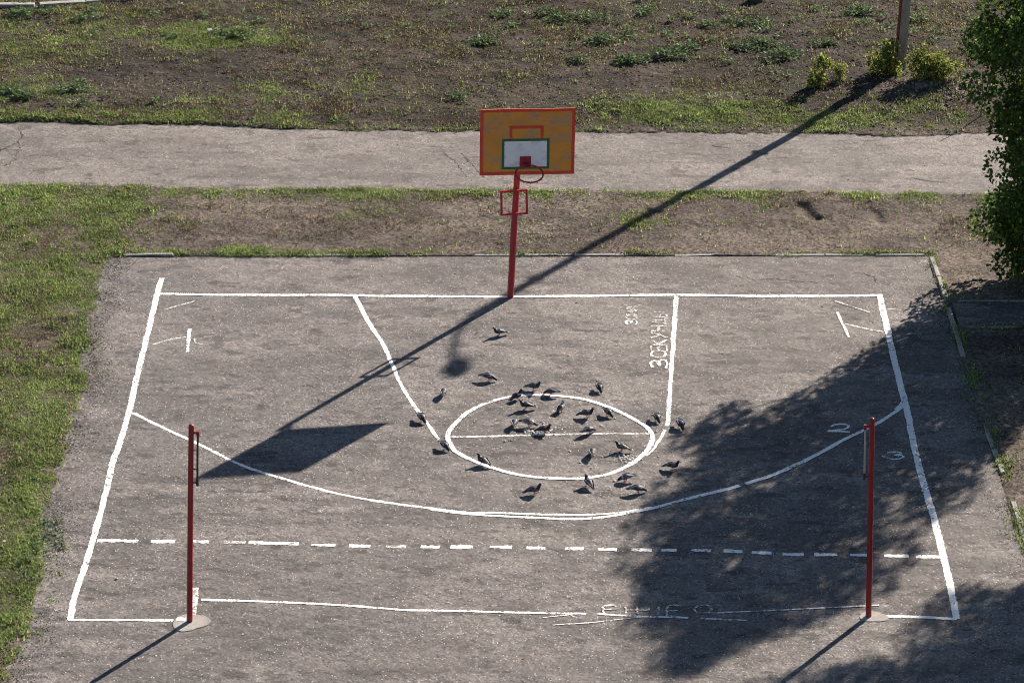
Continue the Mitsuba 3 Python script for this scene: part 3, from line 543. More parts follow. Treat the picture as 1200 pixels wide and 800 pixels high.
stk = [(0, 0), (0.075, 0), (0.072, 0.10), (0.055, 0.16), (0.05, 0.21), (0.028, 0.235), (0.01, 0.21), (0.008, 0.12)]
sm = trimesh.creation.extrude_polygon(Polygon(stk), 0.003, engine='earcut'); sm.apply_transform(trimesh.transformations.rotation_matrix(math.pi / 2, (1, 0, 0))); sm.apply_translation(at(1.25) + (-0.01, -0.0905, 0))
part(lamp, 'paper_notice', sm, 'paper', label='torn white paper stuck on the pole')

# ---------------------------------------------------------------- leaves
LEAF = np.array([(0, 0, 0), (0.36, 0.28, 0.10), (-0.36, 0.28, 0.10), (0.30, 0.68, 0.08), (-0.30, 0.68, 0.08), (0, 1, -0.06)])
LEAF_F = np.array([(0, 1, 3), (0, 3, 5), (0, 5, 4), (0, 4, 2)])
def leaf_mesh(pos, axis, normal, size, color, shape=LEAF, faces=LEAF_F, width=1.0):
    """Many leaves: pos, axis, normal (n,3), size (n,), color (n,3) -> mesh, vertex colours."""
    axis = axis / np.linalg.norm(axis, axis=1, keepdims=True)
    nr = normal - axis * (normal * axis).sum(1, keepdims=True); nr /= np.linalg.norm(nr, axis=1, keepdims=True) + 1e-9
    side = np.cross(axis, nr)
    v = pos[:, None] + size[:, None, None] * (shape[None, :, 0:1] * width * side[:, None] + shape[None, :, 1:2] * axis[:, None] + shape[None, :, 2:3] * nr[:, None])
    k = len(shape)
    f = (np.arange(len(pos)) * k)[:, None, None] + faces[None]
    return trimesh.Trimesh(v.reshape(-1, 3), f.reshape(-1, 3), process=False), np.repeat(color, k, axis=0)
def rand_dirs(n, r): 
    d = r.normal(0, 1, (n, 3)); return d / np.linalg.norm(d, axis=1, keepdims=True)
def foliage(centers, radii, count, size, colors, r, up=0.3, hang=0.3):
    """leaves on the shells of clumps; colors: list of (rgb, weight)."""
    n = len(centers)
    idx = r.choice(n, count, p=radii ** 2 / (radii ** 2).sum())
    d = rand_dirs(count, r)
    rr = radii[idx] * np.cbrt(r.uniform(0.15, 1.0, count))
    pos = centers[idx] + d * rr[:, None] * (1, 1, 0.85)
    axis = d + rand_dirs(count, r) * 0.9 + np.array([0, 0, -hang])
    normal = rand_dirs(count, r) * 0.8 + d * 0.5 + np.array([0, 0, up])
    cs = np.array([c for c, _ in colors]); w = np.array([q for _, q in colors], float)
    col = cs[r.choice(len(cs), count, p=w / w.sum())] * r.uniform(0.75, 1.25, (count, 1))
    tint = 0.75 + 0.5 * r.uniform(0, 1, (n, 1))
    return leaf_mesh(pos, axis, normal, size * r.uniform(0.65, 1.25, count), np.clip(col * tint[idx], 0, 1))
def tree(label, base, trunk_h, profile, clumps, count, size, colors, seed, group=None, clump_r=(0.45, 0.85), lean=((0, 1), (0, 0)), gap=(0, 0)):
    """profile: heights and crown radii."""
    r = np.random.default_rng(seed)
    t = thing('tree', label, 'tree', group)
    b = np.array([base[0], base[1], 0.0])
    zs, rs = np.array(profile).T
    wob = lambda z: np.array([0.18 * math.sin(z * 0.9 + seed), 0.18 * math.cos(z * 0.7 + seed), 0]) + np.interp(z, *lean) * np.array([0.816, -0.578, 0])
    tz = np.linspace(-0.2, trunk_h, 14)
    part(t, 'trunk', tube([b + wob(max(z, 0)) * min(1, max(z, 0) / 2) + (0, 0, z) for z in tz], np.linspace(0.19, 0.03, 14) * (1 + 0.35 * np.exp(-np.maximum(tz, 0) * 3)), 12), 'bark', True)
    cen, rad, limbs = [], [], []
    for i in range(clumps):
        z = r.uniform(zs[0], zs[-1])
        if gap[0] < z < gap[1]: z = gap[1] + r.uniform(0.2, 2.5)
        R = np.interp(z, zs, rs)
        cr = r.uniform(*clump_r) * min(1, 0.45 + R / 3.5)
        a = r.uniform(0, 2 * np.pi); q = max(0.05, R - cr * 0.85) * math.sqrt(r.uniform(0.12, 1))
        q *= 1 + 0.13 * math.sin(3 * a + z * 1.7 + seed)
        c = b + wob(z) + np.array([q * math.cos(a), q * math.sin(a), z])
        cen.append(c); rad.append(cr)
        z0 = max(0.35, z - 0.9 * q - 0.3)
        s = b + wob(z0) + (0, 0, min(z0, trunk_h * 0.97)); mid = s + (c - s) * 0.5 + (0, 0, -0.10)
        limbs.append(tube([s, mid, c], [0.035, 0.022, 0.008], 6))
    part(t, 'limb', cat(limbs), 'bark', True)
    m, col = foliage(np.array(cen), np.array(rad), count, size, colors, r)
    key = part(t, 'foliage', m, 'leaf', color=col)
    labels[key] = {'kind': 'stuff'}
    return t
GREENS = [((0.062, 0.118, 0.034), 5), ((0.098, 0.165, 0.042), 4), ((0.18, 0.26, 0.06), 2.2), ((0.038, 0.072, 0.026), 3), ((0.28, 0.27, 0.05), 0.25)]
tree('leafy green poplar at the right edge of the court, glossy leaves down to the ground', (11.2, 0.1), 8.6,
     [(0.35, 1.5), (0.9, 2.1), (1.5, 1.95), (1.8, 1.85), (2.3, 1.95), (2.9, 2.2), (3.6, 2.4), (4.5, 2.7), (5.6, 2.95), (6.6, 2.55), (7.6, 1.4), (8.5, 0.5)], 350, 92000, 0.085, GREENS, 11, clump_r=(0.28, 0.54), lean=((0, 2.2, 4.1, 6.0, 7.7, 9.3), (-0.2, -0.45, -0.5, -0.05, 0.9, 1.9)))
tree('tall tree out of view at right that shades the lower right corner of the court', (14.4, -4.7), 10.5,
     [(4.9, 1.2), (5.6, 1.8), (6.3, 2.6), (8.0, 3.3), (9.8, 2.6), (11.5, 0.8)], 200, 62000, 0.085, GREENS, 23, clump_r=(0.4, 0.75))
def bush(name, label, category, base, lobes, count, size, colors, seed):
    r = np.random.default_rng(seed)
    t = thing(name, label, category)
    gz = float(ground_z(np.array([base[0]]), np.array([base[1]]))[0])
    b = np.array([base[0], base[1], gz])
    cen, rad, st = [], [], []
    for (x, y, z, R, n) in lobes:
        for i in range(n):
            c = np.array([x, y, z]) + rand_dirs(1, r)[0] * R * 0.7 * r.uniform(0.3, 1)
            c[2] = max(c[2], 0.08)
            cen.append(b + c); rad.append(R * r.uniform(0.35, 0.85))
            st.append(tube([b + np.array([x * 0.55 + r.normal(0, 0.03), y * 0.55, -0.03]), b + c * (0.7, 0.7, 0.5), b + c], [0.009, 0.007, 0.003], 5))
    part(t, 'stem', cat(st), 'bark')
    m, col = foliage(np.array(cen), np.array(rad), count, size, colors, r)
    key = part(t, 'foliage', m, 'leaf', color=col); labels[key] = {'kind': 'stuff'}
    return t
YG = [((0.27, 0.30, 0.075), 4), ((0.18, 0.235, 0.065), 4.5), ((0.40, 0.36, 0.10), 1.3), ((0.085, 0.12, 0.04), 4), ((0.30, 0.15, 0.06), 0.3)]
bush('bush', 'yellow green bush on the left of the lamp pole', 'bush', (8.28, 12.75), [(0.02, 0, 0.62, 0.26, 9), (-0.05, 0, 0.30, 0.30, 9), (0.1, -0.1, 0.15, 0.25, 6), (-0.36, 0.1, 0.45, 0.15, 3), (-0.30, 0, 0.2, 0.2, 4)], 1250, 0.066, YG, 31)
bush('bush', 'yellow green bush spreading on the right of the lamp pole', 'bush', (9.12, 12.25), [(0, 0, 0.34, 0.36, 12), (0.40, -0.1, 0.30, 0.30, 9), (-0.3, 0, 0.45, 0.24, 7), (0.15, -0.2, 0.15, 0.3, 8), (0.6, 0, 0.22, 0.2, 4), (-0.2, -0.15, 0.16, 0.2, 4), (-0.05, 0.1, 0.72, 0.16, 3), (0.3, 0, 0.56, 0.14, 3)], 1700, 0.066, YG, 32)
bush('sapling', 'upright yellow green sapling standing left of the pole bushes', 'sapling', (6.70, 11.95), [(0.03, 0, 0.62, 0.20, 8), (0, 0, 0.25, 0.26, 8), (-0.2, 0, 0.15, 0.18, 4)], 800, 0.065, YG, 33)
bush('sapling', 'small low sapling between the taller sapling and the pole bushes', 'sapling', (7.18, 12.4), [(0, 0, 0.2, 0.2, 7)], 420, 0.05, YG, 34)
bush('shrub', 'dark green shrub just below the footpath at the right edge', 'shrub', (10.75, -2.5), [(-0.75, -0.1, 0.55, 0.28, 9), (0.0, 0.0, 0.8, 0.6, 16), (0.4, -0.1, 1.5, 0.5, 12)], 8000, 0.07, GREENS, 35)
stick = thing('sapling', 'thin dry shoot standing at the road edge beside the tree', 'sapling')
part(stick, 'stem', tube([(10.12, 10.10, -0.02), (10.15, 10.10, 0.45), (10.13, 10.12, 0.95)], [0.02, 0.018, 0.010], 8), 'bark')
part(stick, 'twig', tube([(10.145, 10.10, 0.40), (10.25, 10.06, 0.65)], [0.010, 0.005], 6), 'bark')

# ---------------------------------------------------------------- grass, weeds, litter
def field(x, y, blobs, soft=0.75):
    s = np.zeros_like(x)
    for bx, by, rx_, ry_, w in blobs:
        q = ((x - bx) / max(rx_, 0.12)) ** 2 + ((y - by) / max(ry_, 0.10)) ** 2
        s = np.maximum(s, w * np.exp(-0.9 * q * np.sqrt(q + 0.05)))
    return s
BX, BY = (-14.4, 13.6), (-16.5, 20.5)
def scatter(n, blobs, r, base=0.0, contrast=1.0, keep_out=0.0, patch=(1.1, 4.0), thr=0.0, suppress=False, fringe=0.0, far_base=0.0, left=0.0):
    x, y = r.uniform(*BX, n), r.uniform(*BY, n)
    d = inside(x, y)
    ok = (d < keep_out)
    x, y, d = x[ok], y[ok], d[ok]
    p = field(x, y, blobs) + (base + far_base * (y > 9.5)) * (d < -0.05)
    m = 0.55 * n2(x, y, patch[0], 21, 3) + 0.45 * n2(x, y, patch[1], 22, 2)
    if left: p = np.maximum(p, left * sstep(-7.6, -8.4, x) * sstep(6.0, 5.6, y) * (0.62 + 0.38 * sstep(0.36, 0.58, n2(x, y, 0.7, 25, 3))))
    p = p * np.maximum(sstep(0.32, 0.60, m), 0.75 * sstep(0.9, 1.25, p)) * contrast
    if suppress: p = p * (1 - 0.9 * np.minimum(1, field(x, y, BARE_DARK)) * sstep(0.36, 0.46, n2(x, y, 0.8, 27, 3)))
    p = p + fringe * np.exp(-((d + 0.09) / 0.08) ** 2) * sstep(0.42, 0.58, n2(x, y, 0.8, 29, 3))
    ok = r.uniform(0, 1, len(x)) < p - thr
    return x[ok], y[ok]
BLADE = np.array([(-0.5, 0, 0), (0.5, 0, 0), (-0.36, 0.5, 0.03), (0.36, 0.5, 0.03), (0, 1, 0.22)])
BLADE_F = np.array([(0, 1, 3), (0, 3, 2), (2, 3, 4)])
def blades(x, y, h, w, lean, colors, weights, r):
    n = len(x)
    pos = np.stack([x, y, np.where(inside(x, y) > 0.04, -0.004, ground_z(x, y) - 0.008)], -1)
    a = r.uniform(0, 2 * np.pi, n); l = np.abs(r.normal(0, lean, n)) + 0.1
    axis = np.stack([np.cos(a) * l, np.sin(a) * l, np.ones(n)], -1)
    nr = np.stack([np.cos(a + r.normal(0, 0.5, n)), np.sin(a), np.full(n, 0.1)], -1)
    col = np.array(colors)[r.choice(len(colors), n, p=np.array(weights) / np.sum(weights))] * r.uniform(0.7, 1.3, (n, 1))
    patch = 0.62 + 0.95 * n2(x, y, 1.6, 31, 4)
    hh = h * r.uniform(0.5, 1.3, n) * (0.4 + 1.2 * n2(x, y, 2.6, 33, 2))
    return leaf_mesh(pos, axis, nr, hh, np.clip(col * patch[:, None], 0, 1), BLADE, BLADE_F, width=np.broadcast_to(np.array(w), (1,))[0] / h)
def stuff(key, label, category, m, bs, col):
    numbered(key); put(key, m, bs, color=col)
    labels[key] = {'label': label, 'category': category, 'kind': 'stuff'}
r = np.random.default_rng(41)
x, y = scatter(3300000, GREEN, r, base=0.035, keep_out=0.05, fringe=0.7, far_base=0.07, left=1.15, suppress=True)
x2, y2 = scatter(400000, [b for b in GREEN if b[4] >= 1], r, keep_out=0.10, patch=(2.0, 6.0))
x3, y3 = scatter(600000, [b for b in GREEN if b[0] < -7.0 and b[1] < 1.0 and b[2] < 0.36 or b[0] > 8.0 and b[2] < 0.4], r, keep_out=0.9, patch=(2.5, 7.0))
x, y = np.concatenate([x, x2, x3]), np.concatenate([y, y2, y3])
m, col = blades(x, y, 0.066, 0.015, 1.0, [(0.185, 0.27, 0.075), (0.27, 0.35, 0.12), (0.105, 0.165, 0.055), (0.33, 0.33, 0.19), (0.28, 0.25, 0.17)], [4, 3, 3, 1.6, 1.2], r)
stuff('green_grass', 'short green grass in patches around the court and along the road', 'grass', m, 'blade', col)
NG = len(x)
x, y = scatter(2500000, DRY, r, base=0.13, far_base=0.24, patch=(1.6, 5.0), suppress=True)
xs_, ys_ = scatter(500000, [(-8.0, -5.0, 0.5, 9.0, 0.5)], r, keep_out=0.35, patch=(1.5, 5.0))
x, y = np.concatenate([x, xs_]), np.concatenate([y, ys_])
m, col = blades(x, y, 0.065, 0.011, 1.4, [(0.19, 0.155, 0.105), (0.085, 0.066, 0.048), (0.40, 0.35, 0.26), (0.125, 0.125, 0.06), (0.14, 0.08, 0.058), (0.03, 0.024, 0.021)], [3, 3, 2.2, 3.4, 1.8, 3.5], r)
stuff('dry_grass', 'withered straw coloured grass over the bare earth', 'dry grass', m, 'blade', col)
print('blades', NG, len(x))
WG = [((0.12, 0.19, 0.085), 4), ((0.17, 0.245, 0.10), 3), ((0.07, 0.12, 0.06), 3), ((0.32, 0.40, 0.28), 1.6)]
WEED_LABELS = ['tall blue green weed clump at the right end of the bright grass patch', 'spreading grey green weed below the concrete kerb at top left', 'small round grey green weed right of the spreading one at top left',
 'leafy green weed clump on the dark earth just above the road at left', 'small leafy weed touching the grassy road edge at left', 'green weed at the left edge of the photo just above the road',
 'rounded bright green weed tuft above the left half of the backboard', 'small dark green ball shaped weed left of the backboard top', 'low green weed near the top of the rough ground above the backboard',
 'small green weed on dark earth left of the big weed rows', 'broad low weed clump above and right of the backboard', 'broadest low weed clump, right of the one above the backboard corner', 'small weed just above the top right corner of the backboard',
 'low weed at the left end of the pair in the dark earth', 'low weed at the right end of the pair in the dark earth', 'dark green rounded weed nearest the upright sapling', 'weed above the pair in the dark earth, near the stump',
 'green weed left of the lamp pole near the top edge', 'small weed above the upright sapling', 'low weed between the broad clump and the pair in the dark earth', 'small weed between the two broad low clumps', 'small weed at the top edge above the backboard',
 'weed on the earth right of the weed at the left photo edge', 'small weed above the broad clumps near the top edge', 'small weed left of the stump near the top edge', 'flat weed growing over the left edge of the court asphalt', 'flat weed on the left court edge, nearest the dashed line', 'thin low weed at the top edge right of the weed above the backboard']
def weed(x, y, R, label, seed, group=None):
    r = np.random.default_rng(seed)
    t = thing('weed', label, 'weed', group)
    gz = max(float(ground_z(np.array([x]), np.array([y]))[0]), -0.005)
    n = int(26 + 560 * R * R * 4)
    a = r.uniform(0, 2 * np.pi, n); q = R * r.uniform(0, 1, n) ** 0.6 * (1 + 0.35 * np.sin(2 * a + seed) + 0.25 * np.sin(5 * a + 2 * seed))
    hgt = 0.10 + 0.45 * R * np.exp(-(q / (0.7 * R)) ** 2) * r.uniform(0.3, 1, n)
    pos = np.stack([x + q * np.cos(a) * 1.15, y + q * np.sin(a), gz + hgt * r.uniform(0.2, 0.9, n) - 0.02], -1)
    axis = np.stack([np.cos(a), np.sin(a), r.uniform(-0.2, 0.8, n)], -1) + rand_dirs(n, r) * 0.5
    cs = np.array([c for c, _ in WG])
    m, col = leaf_mesh(pos, axis, rand_dirs(n, r) * 0.5 + (0, 0, 1.0), 0.07 * min(1, 0.35 + R * 2.2) * r.uniform(0.5, 1.3, n), cs[r.choice(4, n, p=[0.36, 0.28, 0.26, 0.10])] * r.uniform(0.8, 1.2, (n, 1)))
    key = part(t, 'foliage', m, 'leaf', color=col); labels[key] = {'kind': 'stuff'}
    st = [tube([(x, y, gz - 0.02), (x + 0.4 * q[i] * math.cos(a[i]), y + 0.4 * q[i] * math.sin(a[i]), gz + 0.6 * hgt[i]), tuple(pos[i])], [0.006, 0.005, 0.003], 4) for i in range(0, n, 6)]
    part(t, 'stem', cat(st), 'bark')
for k, ((x, y, R), lab) in enumerate(zip(WEEDS, WEED_LABELS)): weed(x, y, R, lab, 500 + k)
# low spreading weeds nobody could count, over the dark earth
r = np.random.default_rng(43)
wx, wy = [], []
for cx, cy, sx, sy, n in ((2.4, 16.6, 2.6, 1.5, 26), (5.5, 15.6, 2.6, 1.8, 30), (-10.5, 17.2, 2.6, 1.0, 14), (-6.5, 16.2, 2.6, 1.0, 12), (-1.5, 16.0, 2.5, 1.4, 14), (8.5, 16.8, 2.2, 1.2, 16), (-11.0, 11.2, 2.0, 0.8, 8), (-7.75, -11.0, 0.22, 1.2, 10)):
    wx.append(r.normal(cx, sx * 0.6, n)); wy.append(r.normal(cy, sy * 0.6, n))
wx, wy = np.concatenate(wx), np.concatenate(wy)
ok = (inside(wx, wy) < 0.25) & (wy < 20) & (wx > -13); wx, wy = wx[ok], wy[ok]
P_, A_, S_ = [], [], []
for cx, cy in zip(wx, wy):
    n = r.integers(14, 60); R = r.uniform(0.06, 0.24); a = r.uniform(0, 2 * np.pi, n); q = R * np.sqrt(r.uniform(0, 1, n))
    P_.append(np.stack([cx + q * np.cos(a), cy + q * np.sin(a), ground_z(np.full(n, cx), np.full(n, cy)) + r.uniform(0.01, 0.12, n)], -1)); A_.append(np.stack([np.cos(a), np.sin(a), r.uniform(-0.1, 0.7, n)], -1)); S_.append(0.06 * r.uniform(0.6, 1.3, n))
P_, A_, S_ = np.concatenate(P_), np.concatenate(A_), np.concatenate(S_)
m, col = leaf_mesh(P_, A_ + rand_dirs(len(P_), r) * 0.4, rand_dirs(len(P_), r) * 0.5 + (0, 0, 1), S_, np.array([c for c, _ in WG])[r.choice(4, len(P_))] * r.uniform(0.8, 1.2, (len(P_), 1)))
stuff('ground_cover', 'low broad leaved weeds creeping over the dark earth', 'weeds', m, 'leaf', col)
# clods and pebbles
def lumps(x, y, z, s, r, colors):
    ico = trimesh.creation.icosahedron(); k = len(ico.vertices)
    v = ico.vertices[None] * (s[:, None, None] * r.uniform(0.6, 1.25, (len(x), k, 1))) * np.array([1, 1, 0.65])
    v = v + np.stack([x, y, z + s * 0.2], -1)[:, None]
    f = (np.arange(len(x)) * k)[:, None, None] + ico.faces[None]
    c = np.array(colors)[r.choice(len(colors), len(x))] * r.uniform(0.75, 1.25, (len(x), 1))
    return trimesh.Trimesh(v.reshape(-1, 3), f.reshape(-1, 3), process=False), np.repeat(c, k, axis=0)
r = np.random.default_rng(44)
n = 26000
x, y = r.uniform(*BX, n), r.uniform(9, 20.2, n)
x = np.concatenate([x, r.uniform(*BX, 7000), r.normal(9.5, 0.6, 700)]); y = np.concatenate([y, r.uniform(2.1, 6, 7000), r.normal(11.7, 0.55, 700)])
ok = inside(x, y) < -0.03; x, y = x[ok], y[ok]
ye = r.uniform(-15.2, 2.0, 16000); xe = np.where(r.uniform(0, 1, 16000) < 0.75, court_left(ye) + np.abs(r.normal(0, 0.30, 16000)), court_right(ye) - np.abs(r.normal(0, 0.16, 16000)))
ok = n2(xe, ye, 1.4, 61, 3) > 0.46; xe, ye = xe[ok], ye[ok]
x, y = np.concatenate([x, xe]), np.concatenate([y, ye])
sz = 0.010 + 0.022 * r.power(0.35, len(x)); rub = np.hypot(x - 9.5, y - 11.7) < 1.3; sz[rub] *= 1.5
far = y > 9
sz[~far] *= 0.55
sz[-len(xe):] *= 0.75
m, col = lumps(x, y, np.where(inside(x, y) > 0.04, 0.0, ground_z(x, y)), sz, r, [(0.022, 0.019, 0.019), (0.038, 0.032, 0.030), (0.10, 0.085, 0.075)])
edge_ = np.zeros(len(x), bool); edge_[-len(xe):] = True
col[np.repeat((~far | rub) & ~edge_, 12)] *= 1.9
stuff('earth_clods', 'small clods of earth lying on the bare soil', 'clods', m, 'litter_color', col)
n = 9000
x, y = r.uniform(-8, 8.1, n), r.uniform(-15.2, 2.0, n)
xr, yr = r.uniform(-13, 11.5, 3000), r.uniform(5.8, 9.4, 3000)
x, y = np.concatenate([x, xr]), np.concatenate([y, yr]); ok = inside(x, y) > 0.1; x, y = x[ok], y[ok]
m, col = lumps(x, y, np.zeros(len(x)), 0.004 + 0.007 * r.power(0.4, len(x)), r, [(0.36, 0.34, 0.32), (0.24, 0.22, 0.2), (0.46, 0.44, 0.41), (0.10, 0.09, 0.085)])
stuff('pebbles', 'loose grit and pebbles scattered over the asphalt', 'pebbles', m, 'litter_color', col)
# bread crumbs among the birds
cx = np.concatenate([r.normal(0.216, 0.11, 60), r.normal(0.62, 0.2, 45), r.normal(1.93, 0.16, 70), r.normal(0.9, 1.2, 60)])
cy = np.concatenate([r.normal(-6.12, 0.07, 60), r.normal(-6.02, 0.12, 45), r.normal(-7.2, 0.12, 70), r.normal(-6.2, 1.3, 60)])
m, col = lumps(cx, cy, np.full(len(cx), 0.004), 0.008 + 0.018 * r.power(0.6, len(cx)), r, [(0.72, 0.68, 0.60), (0.62, 0.55, 0.46), (0.75, 0.73, 0.70)])
stuff('bread_crumbs', 'pale bread crumbs strewn among the pigeons', 'bread crumbs', m, 'litter_color', col)
# fallen leaves
lx = np.concatenate([r.uniform(-10.5, -7.6, 40), r.uniform(-8, 8, 90), r.uniform(8.4, 9.9, 40), r.uniform(-12, 12, 160)]); ly = np.concatenate([r.uniform(-14, 2, 40), r.uniform(-15, 2, 90), r.uniform(-11, 2, 40), r.uniform(2.2, 19, 160)])
lz = np.where(inside(lx, ly) > 0.1, 0.006, ground_z(lx, ly) + 0.035)
nL = len(lx)
m, col = leaf_mesh(np.stack([lx, ly, lz], -1), np.stack([r.normal(0, 1, nL), r.normal(0, 1, nL), r.normal(0, 0.15, nL)], -1), np.tile([0.1, 0, 1.0], (nL, 1)) + rand_dirs(nL, r) * 0.3, 0.055 * r.uniform(0.6, 1.2, nL),
                   np.array([(0.36, 0.10, 0.05), (0.34, 0.25, 0.06), (0.26, 0.17, 0.10), (0.42, 0.30, 0.2)])[r.choice(4, nL)])
stuff('fallen_leaves', 'scattered red and yellow fallen leaves', 'fallen leaves', m, 'litter_color', col)
p = thing('paper_scrap', 'scrap of white paper lying on the green grass patch at upper left', 'paper')
pm = box((0.11, 0.07, 0.012), (0, 0, 0), 0.003).subdivide(); pm.vertices[:, 2] += 0.02 * np.sin(pm.vertices[:, 0] * 40)
part(p, 'sheet', place_mesh(pm, trimesh.transformations.compose_matrix(angles=(0.5, 0.2, 0.6), translate=(-7.62, 15.86, 0.2))), 'paper')
s = thing('stump', 'dark brown stump at the top edge of the rough ground', 'stump')
a = np.linspace(0, 2 * np.pi, 25)[:-1]
pts = np.vstack([np.stack([5.62 + R * np.cos(a) * (1 + 0.1 * np.sin(3 * a)), 18.36 + R * np.sin(a), np.full(24, z)], -1) for R, z in ((0.20, 0.0), (0.17, 0.15), (0.16, 0.36))])
part(s, 'wood', trimesh.convex.convex_hull(pts), 'stump_wood')

# ---------------------------------------------------------------- pigeons
def hull_chain(spheres, seg=14):
    out = []
    ms = [m3.Manifold.sphere(q[3], seg).translate(q[:3]) if len(q) == 4 else m3.Manifold.sphere(1.0, seg).scale(q[3:6]).translate(q[:3]) for q in spheres]
    return m3.Manifold.batch_boolean([m3.Manifold.batch_hull([a, b]) for a, b in zip(ms[:-1], ms[1:])], m3.OpType.Add)
def to_tri(m, edge=0.010, it=6):
    q = m.refine_to_length(edge).to_mesh(); t = trimesh.Trimesh(q.vert_properties[:, :3], q.tri_verts)
    trimesh.smoothing.filter_taubin(t, iterations=it); return t
def pigeon_body(pose):
    tail = [(-0.075, 0, 0.112, 0.045, 0.036, 0.030), (-0.125, 0, 0.104, 0.030, 0.026, 0.012), (-0.205, 0, 0.088, 0.012, 0.034, 0.005)]
    body = [(0.050, 0, 0.116, 0.050, 0.050, 0.050), (0.0, 0, 0.122, 0.062, 0.056, 0.054), (-0.075, 0, 0.112, 0.045, 0.036, 0.030)]
    if pose == 'w':
        neck = [(0.058, 0, 0.128, 0.044), (0.088, 0, 0.165, 0.029), (0.102, 0, 0.203, 0.022), (0.112, 0, 0.210, 0.0225)]
        th = -0.10; bill = [(0.130, 0, 0.208), (0.160, 0, 0.199)]; eye = (0.119, 0.0195, 0.214)
    else:
        neck = [(0.060, 0, 0.108, 0.042), (0.100, 0, 0.090, 0.030), (0.130, 0, 0.070, 0.024), (0.137, 0, 0.060, 0.024)]
        th = 0.16; bill = [(0.145, 0, 0.043), (0.157, 0, 0.018)]; eye = (0.146, 0.021, 0.058)
    c, s = math.cos(th), math.sin(th)
    M = np.eye(4); M[:3, :3] = [[c, 0, s], [0, 1, 0], [-s, 0, c]]
    M[:3, 3] = np.array([0, 0, 0.118]) - M[:3, :3] @ [0, 0, 0.118]
    B = to_tri(hull_chain(body) + hull_chain(tail)); B.apply_transform(M)
    Bm = m3.Manifold(m3.Mesh(np.asarray(B.vertices, np.float32), np.asarray(B.faces, np.uint32)))
    nk = hull_chain(neck)
    allm = to_tri(Bm + nk, 0.010, 8)
    wings = []
    for sd in (-1, 1):
        w = hull_chain([(0.035, sd * 0.047, 0.128, 0.030, 0.012, 0.030), (-0.04, sd * 0.050, 0.128, 0.040, 0.010, 0.032), (-0.115, sd * 0.030, 0.118, 0.030, 0.007, 0.012), (-0.175, sd * 0.012, 0.106, 0.014, 0.005, 0.006)])
        w = to_tri(w, 0.012, 4); w.apply_transform(M); wings.append(w)
    return allm, wings, tube([bill[0], tuple((np.array(bill[0]) * 0.4 + np.array(bill[1]) * 0.6)), bill[1]], [0.0075, 0.0055, 0.0015], 8), eye
def leg(sd, step):
    hip = np.array([0.0, sd * 0.026, 0.082]); foot = np.array([0.012 + step, sd * 0.026, 0.006]); hock = (hip + foot) / 2 + (-0.012, 0, 0)
    ms = [tube([hip, hock], [0.013, 0.006], 8), tube([hock, foot], [0.0055, 0.005], 8)]
    for a, l in ((0, 0.034), (0.6, 0.028), (-0.6, 0.028), (math.pi, 0.018)):
        ms.append(tube([foot, foot + (math.cos(a) * l, math.sin(a) * l, -0.002)], [0.0042, 0.003], 6))
    return cat(ms)
POSE = {k: pigeon_body(k) for k in 'wp'}
PLUM = {'blue_bar': ((0.042, 0.054, 0.080), (0.066, 0.084, 0.120), 'bar'), 'dark': ((0.024, 0.030, 0.042), (0.030, 0.037, 0.052), 'plain'), 'checker': ((0.034, 0.043, 0.062), (0.062, 0.076, 0.102), 'check'),
        'pied': ((0.038, 0.045, 0.058), (0.06, 0.068, 0.084), 'pied'), 'brown': ((0.065, 0.055, 0.048), (0.075, 0.064, 0.055), 'plain')}
def plumage(pose, kind):
    B, wings, bill, eye = POSE[pose]; base, wing, pat = PLUM[kind]
    v = B.vertices; c = np.tile(np.array(base), (len(v), 1))
    f = sstep(0.055, 0.085, v[:, 0]); c = c * (1 - f[:, None]) + f[:, None] * np.array((0.020, 0.028, 0.034))
    c[v[:, 0] < -0.185] = (0.02, 0.022, 0.026)
    rump = (v[:, 0] < -0.07) & (v[:, 0] > -0.115) & (v[:, 2] > 0.11); c[rump] = np.array((0.07, 0.078, 0.09)) if pat != 'plain' else c[rump]
    if kind == 'pied': c[(v[:, 0] > 0.06) & (v[:, 0] < 0.09) & (v[:, 2] > 0.10)] = (0.40, 0.41, 0.43)
    key = f'{pose}_{kind}'
    out = {'body': mikit.ply(B, 'feather', smooth=True, color=c)}
    for i, w in enumerate(wings):
        q = w.vertices; cw = np.tile(np.array(wing), (len(q), 1))
        if pat == 'bar': cw[((q[:, 0] > -0.085) & (q[:, 0] < -0.065)) | ((q[:, 0] > -0.045) & (q[:, 0] < -0.028))] = (0.02, 0.02, 0.024)
        if pat == 'check': cw[(np.sin(q[:, 0] * 190) * np.sin(q[:, 2] * 190 + q[:, 0] * 60)) > 0.1] = (0.03, 0.032, 0.036)
        if pat == 'pied': cw[meshkit.noise(q * 45) > 0.58] = (0.25, 0.26, 0.28)
        cw[q[:, 0] < -0.13] = (0.03, 0.032, 0.036)
        out['wing' + ('' if i == 0 else '_001')] = mikit.ply(w, 'feather', smooth=True, color=cw)
    return out
COMMON = {p: {'bill': mikit.ply(POSE[p][2], 'bird_bill', smooth=40),
              'eye': mikit.ply(trimesh.creation.icosphere(subdivisions=1, radius=0.0042).apply_translation(POSE[p][3]), 'bird_eye', smooth=True),
              'eye_001': mikit.ply(trimesh.creation.icosphere(subdivisions=1, radius=0.0042).apply_translation(np.array(POSE[p][3]) * (1, -1, 1)), 'bird_eye', smooth=True),
              'leg': mikit.ply(leg(1, 0.02 if p == 'w' else 0.0), 'bird_leg', smooth=30), 'leg_001': mikit.ply(leg(-1, -0.012), 'bird_leg', smooth=30)} for p in 'wp'}
PL = {}
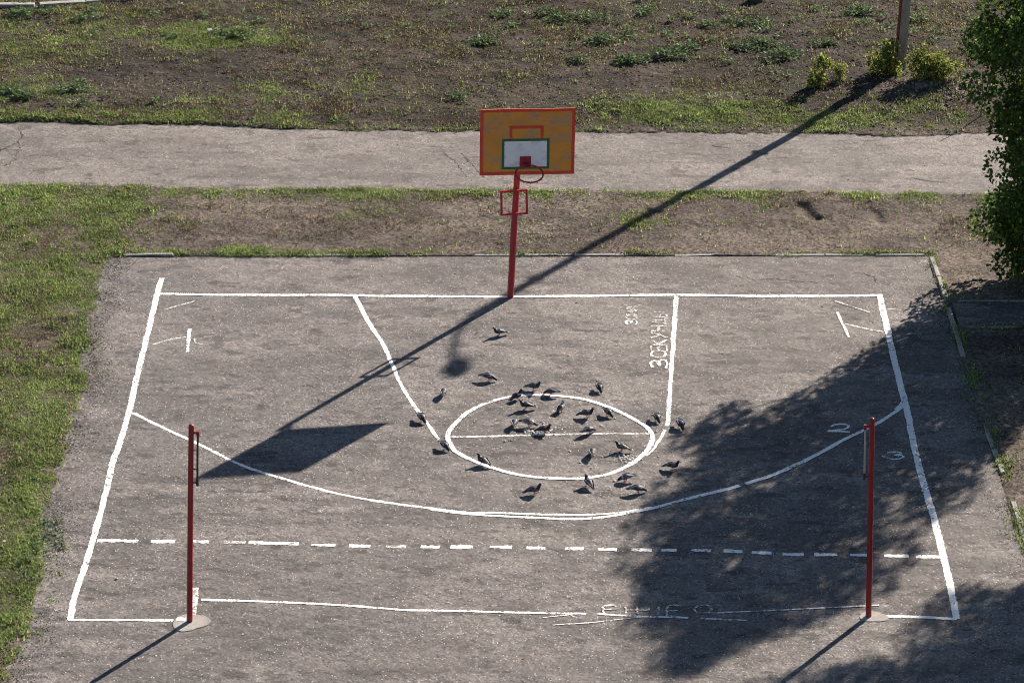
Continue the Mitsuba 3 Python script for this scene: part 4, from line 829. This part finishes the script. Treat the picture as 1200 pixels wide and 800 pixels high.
PIGEON_LABELS = [('checker', 'pigeon facing right just above the top of the circle, highest bird of the tight group'), ('blue_bar', 'pigeon facing left above the top of the painted circle line'), ('dark', 'dark pigeon facing right standing on the upper left circle line'),
 ('dark', 'dark pigeon facing left just inside the top of the circle'), ('pied', 'pigeon with a pale nape walking away right of the group inside the circle'), ('blue_bar', 'pigeon seen from behind at the left end of the group above the diameter line'),
 ('pied', 'pied pigeon with white chequered wings bending right above the diameter line'), ('dark', 'dark pigeon with raised head by the bread crumbs on the diameter line'), ('blue_bar', 'pigeon walking left nearest the hoop post'),
 ('blue_bar', 'pigeon pecking to the right between the lamp shadow and the circle'), ('pied', 'pigeon with pale back seen from behind left of the circle'), ('blue_bar', 'pigeon pecking on the left lane line, upper of the two'),
 ('blue_bar', 'pigeon pecking where the left lane line meets the circle'), ('dark', 'pigeon standing on the lower left circle line'), ('dark', 'dark pigeon with tail up and head down above the right of the circle'),
 ('checker', 'pigeon facing right with its head low inside the upper right of the circle'), ('dark', 'dark hunched pigeon under the upper right circle line'), ('blue_bar', 'pigeon pecking on the right half of the diameter line'),
 ('checker', 'pigeon pecking between the circle and the right lane line'), ('blue_bar', 'rounded pigeon just right of the right lane line'), ('blue_bar', 'pigeon facing right next to the edge of the tree shadow'),
 ('blue_bar', 'pigeon facing right below the bottom of the circle, leftmost there'), ('blue_bar', 'pigeon looking left on the bottom of the circle line'), ('pied', 'pigeon seen from behind below the right half of the diameter line'),
 ('brown', 'dark brown pigeon walking beside the pale crumbs in the right of the circle'), ('pied', 'white speckled pigeon pecking left just below the right of the circle'), ('blue_bar', 'pigeon pecking right, lowest bird between the circle and the big arc')]
for (x, y, deg, pose), (kind, lab) in zip(PIGEONS, PIGEON_LABELS):
    t = thing('pigeon', lab, 'pigeon', 'pigeons feeding on the court')
    if (pose, kind) not in PL: PL[pose, kind] = plumage(pose, kind)
    M = T().translate([x, y, 0.004]).rotate([0, 0, 1], float(deg)).scale([(0.93 + 0.05 * math.sin(x * 7)) * k for k in (1.0, 1.2, 0.92)])
    for nm, d in {**PL[pose, kind], **COMMON[pose]}.items(): scene[f'{t}__{nm}'] = {**d, 'to_world': M @ (T().scale([1, 1, 0.76]) if nm.startswith('leg') else T().translate([0, 0, -0.020]))}
